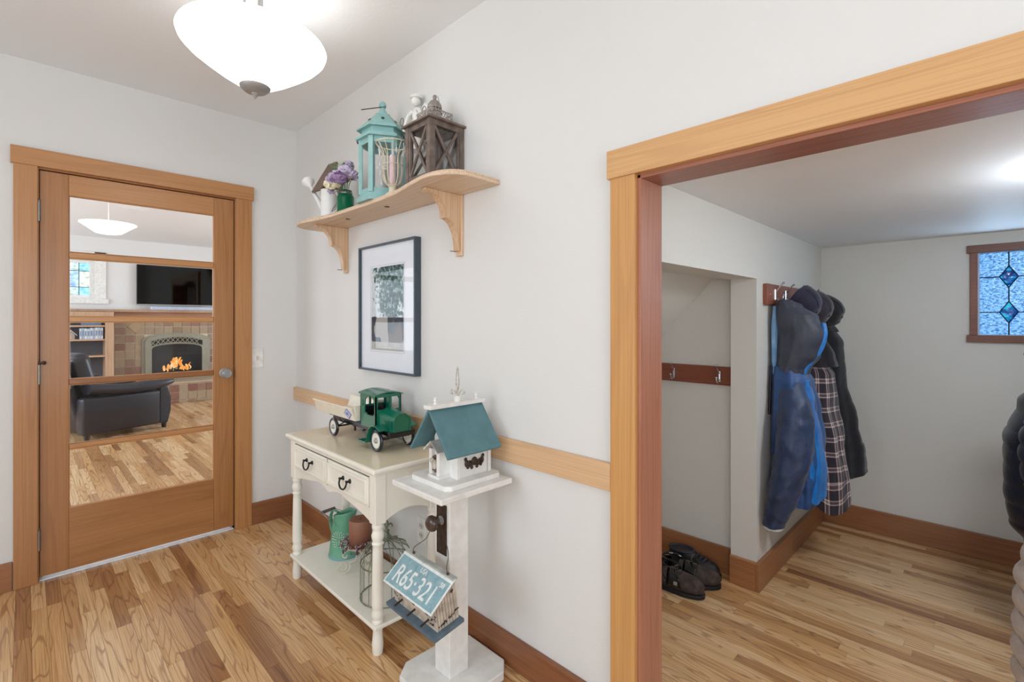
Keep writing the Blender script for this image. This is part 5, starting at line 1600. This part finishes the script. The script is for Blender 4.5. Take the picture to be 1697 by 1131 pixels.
put('hood_edge', MB().tube(smooth_path([(-.588, 2.668, 1.27), (-.580, 2.66, 1.22), (-.595, 2.655, 1.15), (-.632, 2.645, 1.09), (-.672, 2.64, 1.02)], 5), .012, 8), brt, rj)
put('body', drape([(1.06, -.735, 2.68, .070, .09), (.98, -.722, 2.69, .085, .13), (.85, -.712, 2.71, .098, .155), (.70, -.706, 2.72, .104, .165), (.55, -.702, 2.72, .106, .165), (.44, -.700, 2.72, .104, .165), (.405, -.702, 2.72, .098, .158)],
                  folds=((.06, 4, 5), (.04, 7, -6), (.025, 13, 9)), seed=3, wallx=CX0, hem=.012), mid_, rj)
put('bright_panel', drape([(1.00, -.660, 2.665, .018, .05), (.88, -.648, 2.68, .024, .07), (.72, -.630, 2.69, .028, .08), (.55, -.618, 2.69, .034, .09), (.43, -.620, 2.69, .034, .09)],
                  n=36, folds=((.10, 3, 6), (.06, 6, -8)), seed=5, hem=.01), brt, rj)
def sleeve(pts, rad, seed, amp=.10, n=18):
    P = smooth_path(pts, 12); m = len(P); rr = random.Random(seed); p1, p2 = rr.uniform(0, 6), rr.uniform(0, 6)
    b = MB(); rows = []
    for k, p in enumerate(P):
        f = k/(m-1)*(len(rad)-1); i0 = min(int(f), len(rad)-2); r = rad[i0]+(rad[i0+1]-rad[i0])*(f-i0)
        ring = []
        for i in range(n*2):
            a = -PI*i/n
            w_ = 1 + amp*.5*math.sin(3*a+p1+k*.2) + amp*2.2*mnoise.fractal(Vector((math.cos(a)*1.6+seed, math.sin(a)*1.6, p.z*14)), 1.0, 2.0, 3)
            ring.append((p.x+r*w_*math.cos(a), p.y+r*w_*1.1*math.sin(a), p.z + .25*r*math.sin(a+k*.6)*amp*3))
        rows.append(ring)
    b.grid(rows)
    return b
put('sleeve', sleeve([(-.715, 2.625, 1.01), (-.690, 2.60, .90), (-.682, 2.58, .78), (-.685, 2.565, .65), (-.708, 2.55, .52), (-.737, 2.54, .41), (-.752, 2.535, .345)], [.040, .066, .078, .080, .074, .062, .050], 7, .05), nav, rj)
put('cuff', sleeve([(-.751, 2.535, .352), (-.757, 2.533, .325), (-.762, 2.532, .300)], [.051, .047, .044], 8, .03), nav, rj)
put('cuff_lining', sleeve([(-.762, 2.532, .302), (-.763, 2.532, .292)], [.0445, .043], 8, .0), plain('lining_white', '#d5d8da', .7), rj)
put('pale_lining', drape([(1.355, -.783, 2.622, .008, .012), (1.25, -.785, 2.625, .016, .018), (1.10, -.786, 2.628, .013, .018), (1.02, -.79, 2.63, .006, .01)], n=20, rows=12), fabric('pale_blue_lining', '#6d9fd2', '#8ab6e0', .6), rj)
put('zipper', MB().tube([(-.797, 2.612, 1.06), (-.800, 2.607, .95), (-.802, 2.602, .82)], .006, 6), M['black'], rj)

# ------------------------------------------------ plaid flannel coat
pc_ = thing('plaid_coat', 'dark plaid flannel coat hanging beside the rain jacket', 'coat', (-.66, 3.0, .32))
pt = NT('plaid_flannel')
uvn = pt.n('ShaderNodeUVMap')
su_ = pt.n('ShaderNodeSeparateXYZ'); pt.l(uvn.outputs[0], su_.inputs[0])
def stripes(v, freq, duty):
    return pt.math('LESS_THAN', pt.math('FRACT', pt.math('MULTIPLY', v, freq)), duty)
def soft_band(v, freq):
    f = pt.math('FRACT', pt.math('MULTIPLY', v, freq))
    wide = pt.math('MULTIPLY', pt.math('LESS_THAN', f, .36), .30)
    l1 = pt.math('MULTIPLY', pt.math('LESS_THAN', pt.math('ABSOLUTE', pt.math('SUBTRACT', f, .05)), .035), .45)
    l2_ = pt.math('MULTIPLY', pt.math('LESS_THAN', pt.math('ABSOLUTE', pt.math('SUBTRACT', f, .30)), .04), .5)
    return pt.math('ADD', wide, pt.math('ADD', l1, l2_))
band = pt.math('MULTIPLY', pt.math('ADD', soft_band(su_.outputs[0], 12.0), soft_band(su_.outputs[1], 10.0)), .55)
pt.color(pt.ramp(band, [(0, '#221a26'), (.17, '#4a3b44'), (.40, '#96807f'), (.75, '#dccfc8')]))
pt.set(Roughness=.85, Sheen_Weight=.3)
pt.bump(pt.noise(pt.obj(), 60, 3), .25, .003)
blk = fabric('black_fleece', '#0d0c13', '#191821', .9, 30, .3, .4)
put('body', drape([(1.06, -.700, 2.97, .065, .075), (1.0, -.690, 2.98, .082, .10), (.86, -.690, 2.99, .092, .12), (.66, -.674, 3.0, .108, .13), (.46, -.660, 3.0, .118, .135), (.32, -.656, 3.0, .116, .135)],
                  folds=((.05, 3, 3), (.035, 6, -4), (.02, 11, 6)), seed=11, wallx=CX0, hem=.022), pt.m, pc_)
put('collar', drape([(1.27, -.735, 2.95, .05, .05), (1.20, -.715, 2.955, .072, .07), (1.10, -.690, 2.965, .085, .085), (1.045, -.684, 2.975, .088, .095)], folds=((.06, 3, 4),), seed=12, wallx=CX0), blk, pc_)
bk_ = thing('black_coat', 'long black quilted coat behind the plaid coat', 'coat', (-.62, 3.3, .45))
put('body', drape([(1.28, -.73, 3.26, .05, .06), (1.15, -.70, 3.27, .08, .10), (.95, -.70, 3.28, .09, .12), (.72, -.675, 3.29, .115, .13), (.52, -.655, 3.29, .130, .13), (.43, -.65, 3.29, .130, .13)],
                  folds=((.05, 4, 3), (.03, 9, -4)), seed=15, wallx=CX0, hem=.012, quilt=(.075, .03)), blk, bk_)
put('collar', drape([(1.33, -.745, 3.25, .035, .045), (1.27, -.725, 3.26, .055, .065), (1.22, -.715, 3.265, .07, .08)], rows=10, folds=((.05, 3, 3),), seed=16, wallx=CX0), blk, bk_)

# ------------------------------------------------ caps on the hooks
def cap(name, label, loc, rot, c0, c1, brim_drop=.0):
    t = thing(name, label, 'cap', loc, rot)
    m = fabric(name+'_cloth', c0, c1, .8, 40, .3, .3)
    # local: opening toward -x (wall), crown toward +x, brim at -z
    rows = []; n = 36; K = 9
    for k in range(K+1):
        f = k/K; ph = f*PI/2
        ring = []
        for i in range(n):
            a = 2*PI*i/n
            r = math.cos(ph)**.72 if k < K else .03
            seam = 1 - .03*max(0, math.cos(6*a))**8 * math.cos(ph)
            ring.append((.112*math.sin(ph)**.95, .078*r*seam*math.cos(a), .092*r*seam*math.sin(a)))
        rows.append(ring)
    MB().grid(rows).build('crown', m, t, smooth=True, ang=80)
    b = MB(); rows = []
    for k in range(7):
        f = k/6
        w_ = .074*math.sqrt(max(0, 1-(f*.92)**2.6))
        ring = []
        for i in range(13):
            u = -1+2*i/12
            ring.append((.004 + .02*f - .020*u*u*(1-.3*f), w_*u, -.086 - .068*f*(1-.15*u*u)))
        rows.append(ring + [(p[0]-.004, p[1], p[2]+.002) for p in ring[::-1]])
    b.grid(rows).build('brim', m, t, smooth=True, ang=60)
    MB().ball((.113, 0, 0), .007, 10, 6, (.5, 1, 1)).build('button', m, t, smooth=True)
    sb_ = MB()
    for j in range(6):
        a = R(60*j)
        sb_.tube([(.1135*math.sin(f*PI/2)**.95, .079*math.cos(f*PI/2)**.72*.985*math.cos(a), .093*math.cos(f*PI/2)**.72*.985*math.sin(a)) for f in [q/8 for q in range(1, 8)]], .0016, 5)
    sb_.build('panel_seams', m, t, smooth=True)
    return t
cap('baseball_cap', 'navy baseball cap on the hook next to the rain jacket', (CX0+.085, 2.80, 1.385), (0, R(32), R(-14)), '#15142a', '#24223f')
cap('baseball_cap', 'dark plum grey baseball cap hanging between the navy and black caps', (CX0+.095, 2.98, 1.365), (0, R(30), R(-10)), '#231f2b', '#3a323f')
cap('baseball_cap', 'black cap with broad brim on the hook above the black coat', (CX0+.105, 3.16, 1.345), (0, R(22), R(-4)), '#08070c', '#121017')

# ------------------------------------------------ padded coats on the right wall
def puffer(name, label, loc, keys, c0, c1, q, seed, sl=None, amp=.05):
    t = thing(name, label, 'coat', loc)
    m = fabric(name+'_nylon', c0, c1, .42, 30, .1, .35)
    put('body', drape(keys, n=64, rows=150, folds=((.025, 3, 3), (.02, 7, -5)), seed=seed, wallx=.40, quilt=(q, amp)), m, t)
    seams = MB()
    z = keys[0][0]-q
    while z > keys[-1][0]+.02:
        _, cx, cy, rx, ry = interp(keys, z)
        seams.tube([(min(.394, cx+rx*.955*math.cos(2*PI*i/40)), cy+ry*.955*math.sin(2*PI*i/40), z) for i in range(40)], .002, 4, closed=True)
        z -= q
    put('quilt_seams', seams, m, t)
    if sl:
        P, rad = sl
        b = MB(); Pp = smooth_path(P, 14); mm = len(Pp); rows = []
        for k, p in enumerate(Pp):
            f = k/(mm-1); r = rad[0]+(rad[1]-rad[0])*f
            r *= .88+.16*abs(math.sin(PI*k/8))**.6
            rows.append([(min(.394, p.x+r*math.cos(-2*PI*i/20)), p.y+r*1.1*math.sin(-2*PI*i/20), p.z) for i in range(20)])
        put('sleeve', b.grid(rows), m, t)
        e = Pp[-1]
        put('cuff', MB().lathe([(rad[1]*.92, -.03), (rad[1]*.95, 0)], 20, (e.x, e.y, e.z)), m, t)
    put('hang_loop', MB().tube(smooth_path([(.36, loc[1]-.02, keys[0][0]-.01), (.355, loc[1], keys[0][0]+.04), (.36, loc[1]+.02, keys[0][0]-.01)], 5), .004, 6), m, t)
    return t
np_ = puffer('navy_puffer', 'long navy quilted coat hanging on the closet wall by the window', (.25, 2.85, .36),
       [(1.14, .32, 2.85, .05, .08), (1.06, .25, 2.85, .12, .13), (.96, .215, 2.85, .16, .17), (.80, .195, 2.85, .185, .19), (.60, .195, 2.85, .187, .20), (.48, .205, 2.85, .182, .195), (.41, .225, 2.85, .16, .17), (.37, .25, 2.85, .13, .13)],
       '#10131f', '#1d2234', .072, 21, ([(.20, 2.72, 1.02), (.125, 2.70, .90), (.105, 2.69, .78), (.115, 2.68, .66)], (.062, .05)), amp=.03)
put('hood', drape([(1.20, .26, 2.85, .05, .05), (1.175, .185, 2.85, .105, .08), (1.145, .195, 2.85, .115, .08), (1.115, .29, 2.85, .05, .06)], rows=20, folds=((.06, 3, 4),), seed=31, wallx=.40), fabric('navy_hood_nylon', '#10131f', '#1d2a44', .42, 30, .1, .35), np_)
puffer('beige_puffer', 'pale beige quilted coat hanging beside the navy coat', (.26, 2.12, .17),
       [(1.16, .32, 2.12, .05, .07), (1.05, .27, 2.12, .11, .13), (.90, .24, 2.12, .145, .16), (.70, .235, 2.12, .165, .17), (.50, .225, 2.12, .192, .18), (.25, .225, 2.12, .195, .18), (.14, .23, 2.12, .19, .17)],
       '#b7a79c', '#cfc2b8', .075, 22, amp=.10)

# ------------------------------------------------ shoes in the niche
def outline(L, W, k):
    """foot outline, heel at x=0, toe at x=L"""
    pts = []
    for i in range(40):
        a = 2*PI*i/40
        x = L/2 + L/2*math.cos(a)
        f = x/L
        w_ = W*(.36 + .16*math.sin(PI*min(1, max(0, (f-.35)/.75)))) 
        y = w_*math.copysign(abs(math.sin(a))**.72, math.sin(a)) + k*.012*math.sin(PI*f)
        pts.append((x, y))
    return pts
M['sole'] = plain('black_sole', '#101013', .55, bump=.2)
M['strap'] = plain('patent_black', '#0c0c10', .16, coat=.6)
M['suede'] = plain('brown_suede', '#46362f', .8, var=.3, scale=45, bump=.3)
M['footbed'] = plain('dark_footbed', '#1b191c', .7)
def sandal(name, label, loc, rz, k):
    t = thing(name, label, 'shoe', loc, rz, None)
    L, W = .285, .108
    o = outline(L, W, k)
    MB().prism(o, 0, .022).build('sole', M['sole'], t, bevel=.006, seg=3)
    o2 = [(L/2+(x-L/2)*.96, y*.94) for x, y in o]
    MB().prism(o2, .022, .034).build('midsole', M['footbed'], t, bevel=.004)
    # suede upper: loft of arches from toe to instep, open collar behind
    def arches(x0, x1, h0, h1, mat, nm, thick=.0):
        rows = []
        for i in range(13):
            f = i/12; x = x0+(x1-x0)*f
            ff = x/L
            w_ = .92*W*(.36+.16*math.sin(PI*min(1, max(0, (ff-.35)/.75))))
            if ff > .8: w_ *= math.sqrt(max(.02, 1-((ff-.8)/.2)**2))
            h = h0+(h1-h0)*f
            if ff > .86: h *= math.sqrt(max(.03, 1-((ff-.86)/.135)**2))
            rows.append([(x, k*.012*math.sin(PI*ff)+w_*math.cos(PI*j/16), .030+h*math.sin(PI*j/16)**.8) for j in range(17)])
        b = MB(); b.grid(rows, closed=False, caps=False)
        ob = b.build(nm, mat, t, smooth=True, ang=70)
        s = ob.modifiers.new('thickness', 'SOLIDIFY'); s.thickness = .004
        return ob
    arches(L*.985, L*.62, .040, .058, M['suede'], 'toe_cap')
    arches(L*.62, L*.44, .060, .070, M['strap'], 'instep_strap')
    arches(L*.40, L*.33, .066, .064, M['suede'], 'ankle_band')
    # heel counter and loop straps
    rows = []
    for i in range(13):
        a = R(100+160*i/12)
        x = .052+.052*math.cos(a); y = .040*math.sin(a)
        rows.append([(x, y, .030), (x*.92, y*.96, .085), (x*.92+.004, y*.92, .085), (x+.004, y*.94, .030)])
    MB().grid(rows).build('heel_counter', M['strap'], t, smooth=True, ang=50)
    MB().tube(smooth_path([(L*.40, -.044, .060), (L*.30, -.043, .092), (L*.12, -.036, .098), (.006, 0, .095), (L*.12, .036, .098), (L*.30, .043, .092), (L*.40, .044, .060)], 5), .006, 8).build('collar_piping', M['strap'], t, smooth=True)
    MB().tube(smooth_path([(L*.64, -.046, .040), (L*.56, -.030, .100), (L*.52, 0, .112), (L*.56, .030, .100), (L*.64, .046, .040)], 5), .006, 8, flat=.5).build('cross_strap', M['strap'], t, smooth=True)
    MB().box(L*.54, L*.60, -.050, -.046, .050, .066).build('buckle', M['nickel'], t, bevel=.001)
    return t
sandal('strap_shoe', 'brown suede shoe with shiny black straps standing clear of the niche wall', (-1.235, 2.155, 0), R(12), 1)
sandal('strap_shoe', 'brown suede shoe with shiny black straps close against the niche baseboard', (-1.215, 2.285, 0), R(14), -1)
bs = thing('black_shoe', 'black low shoe standing behind the brown suede shoes', 'shoe', (-1.24, 2.415, 0), R(4))
o = outline(.27, .10, 1)
MB().prism(o, 0, .024).build('sole', M['sole'], bs, bevel=.004)
rows = []
for z, x0, x1, w_ in ((.022, .002, .264, .047), (.045, .004, .262, .046), (.065, .006, .245, .043), (.075, .008, .205, .040), (.085, .010, .16, .038), (.092, .012, .140, .038), (.096, .010, .138, .039)):
    rows.append([((x0+x1)/2+(x1-x0)/2*math.cos(2*PI*i/28), w_*math.copysign(abs(math.sin(2*PI*i/28))**.8, math.sin(2*PI*i/28)), z) for i in range(28)])
MB().grid(rows).build('upper', plain('boot_leather', '#17161b', .5, var=.2, bump=.2), bs, smooth=True, ang=60)
MB().tube([(.072+.062*math.cos(2*PI*i/28), .040*math.sin(2*PI*i/28), .097) for i in range(28)], .006, 6, closed=True).build('collar', plain('boot_collar', '#2a2833', .7), bs, smooth=True)
q = MB()
for k in range(4):
    q.tube(smooth_path([(.155+.018*k, -.026, .088-.006*k), (.160+.018*k, 0, .100-.009*k), (.155+.018*k, .026, .088-.006*k)], 4), .003, 6)
q.build('laces', plain('lace', '#3a3a46', .8), bs, smooth=True)
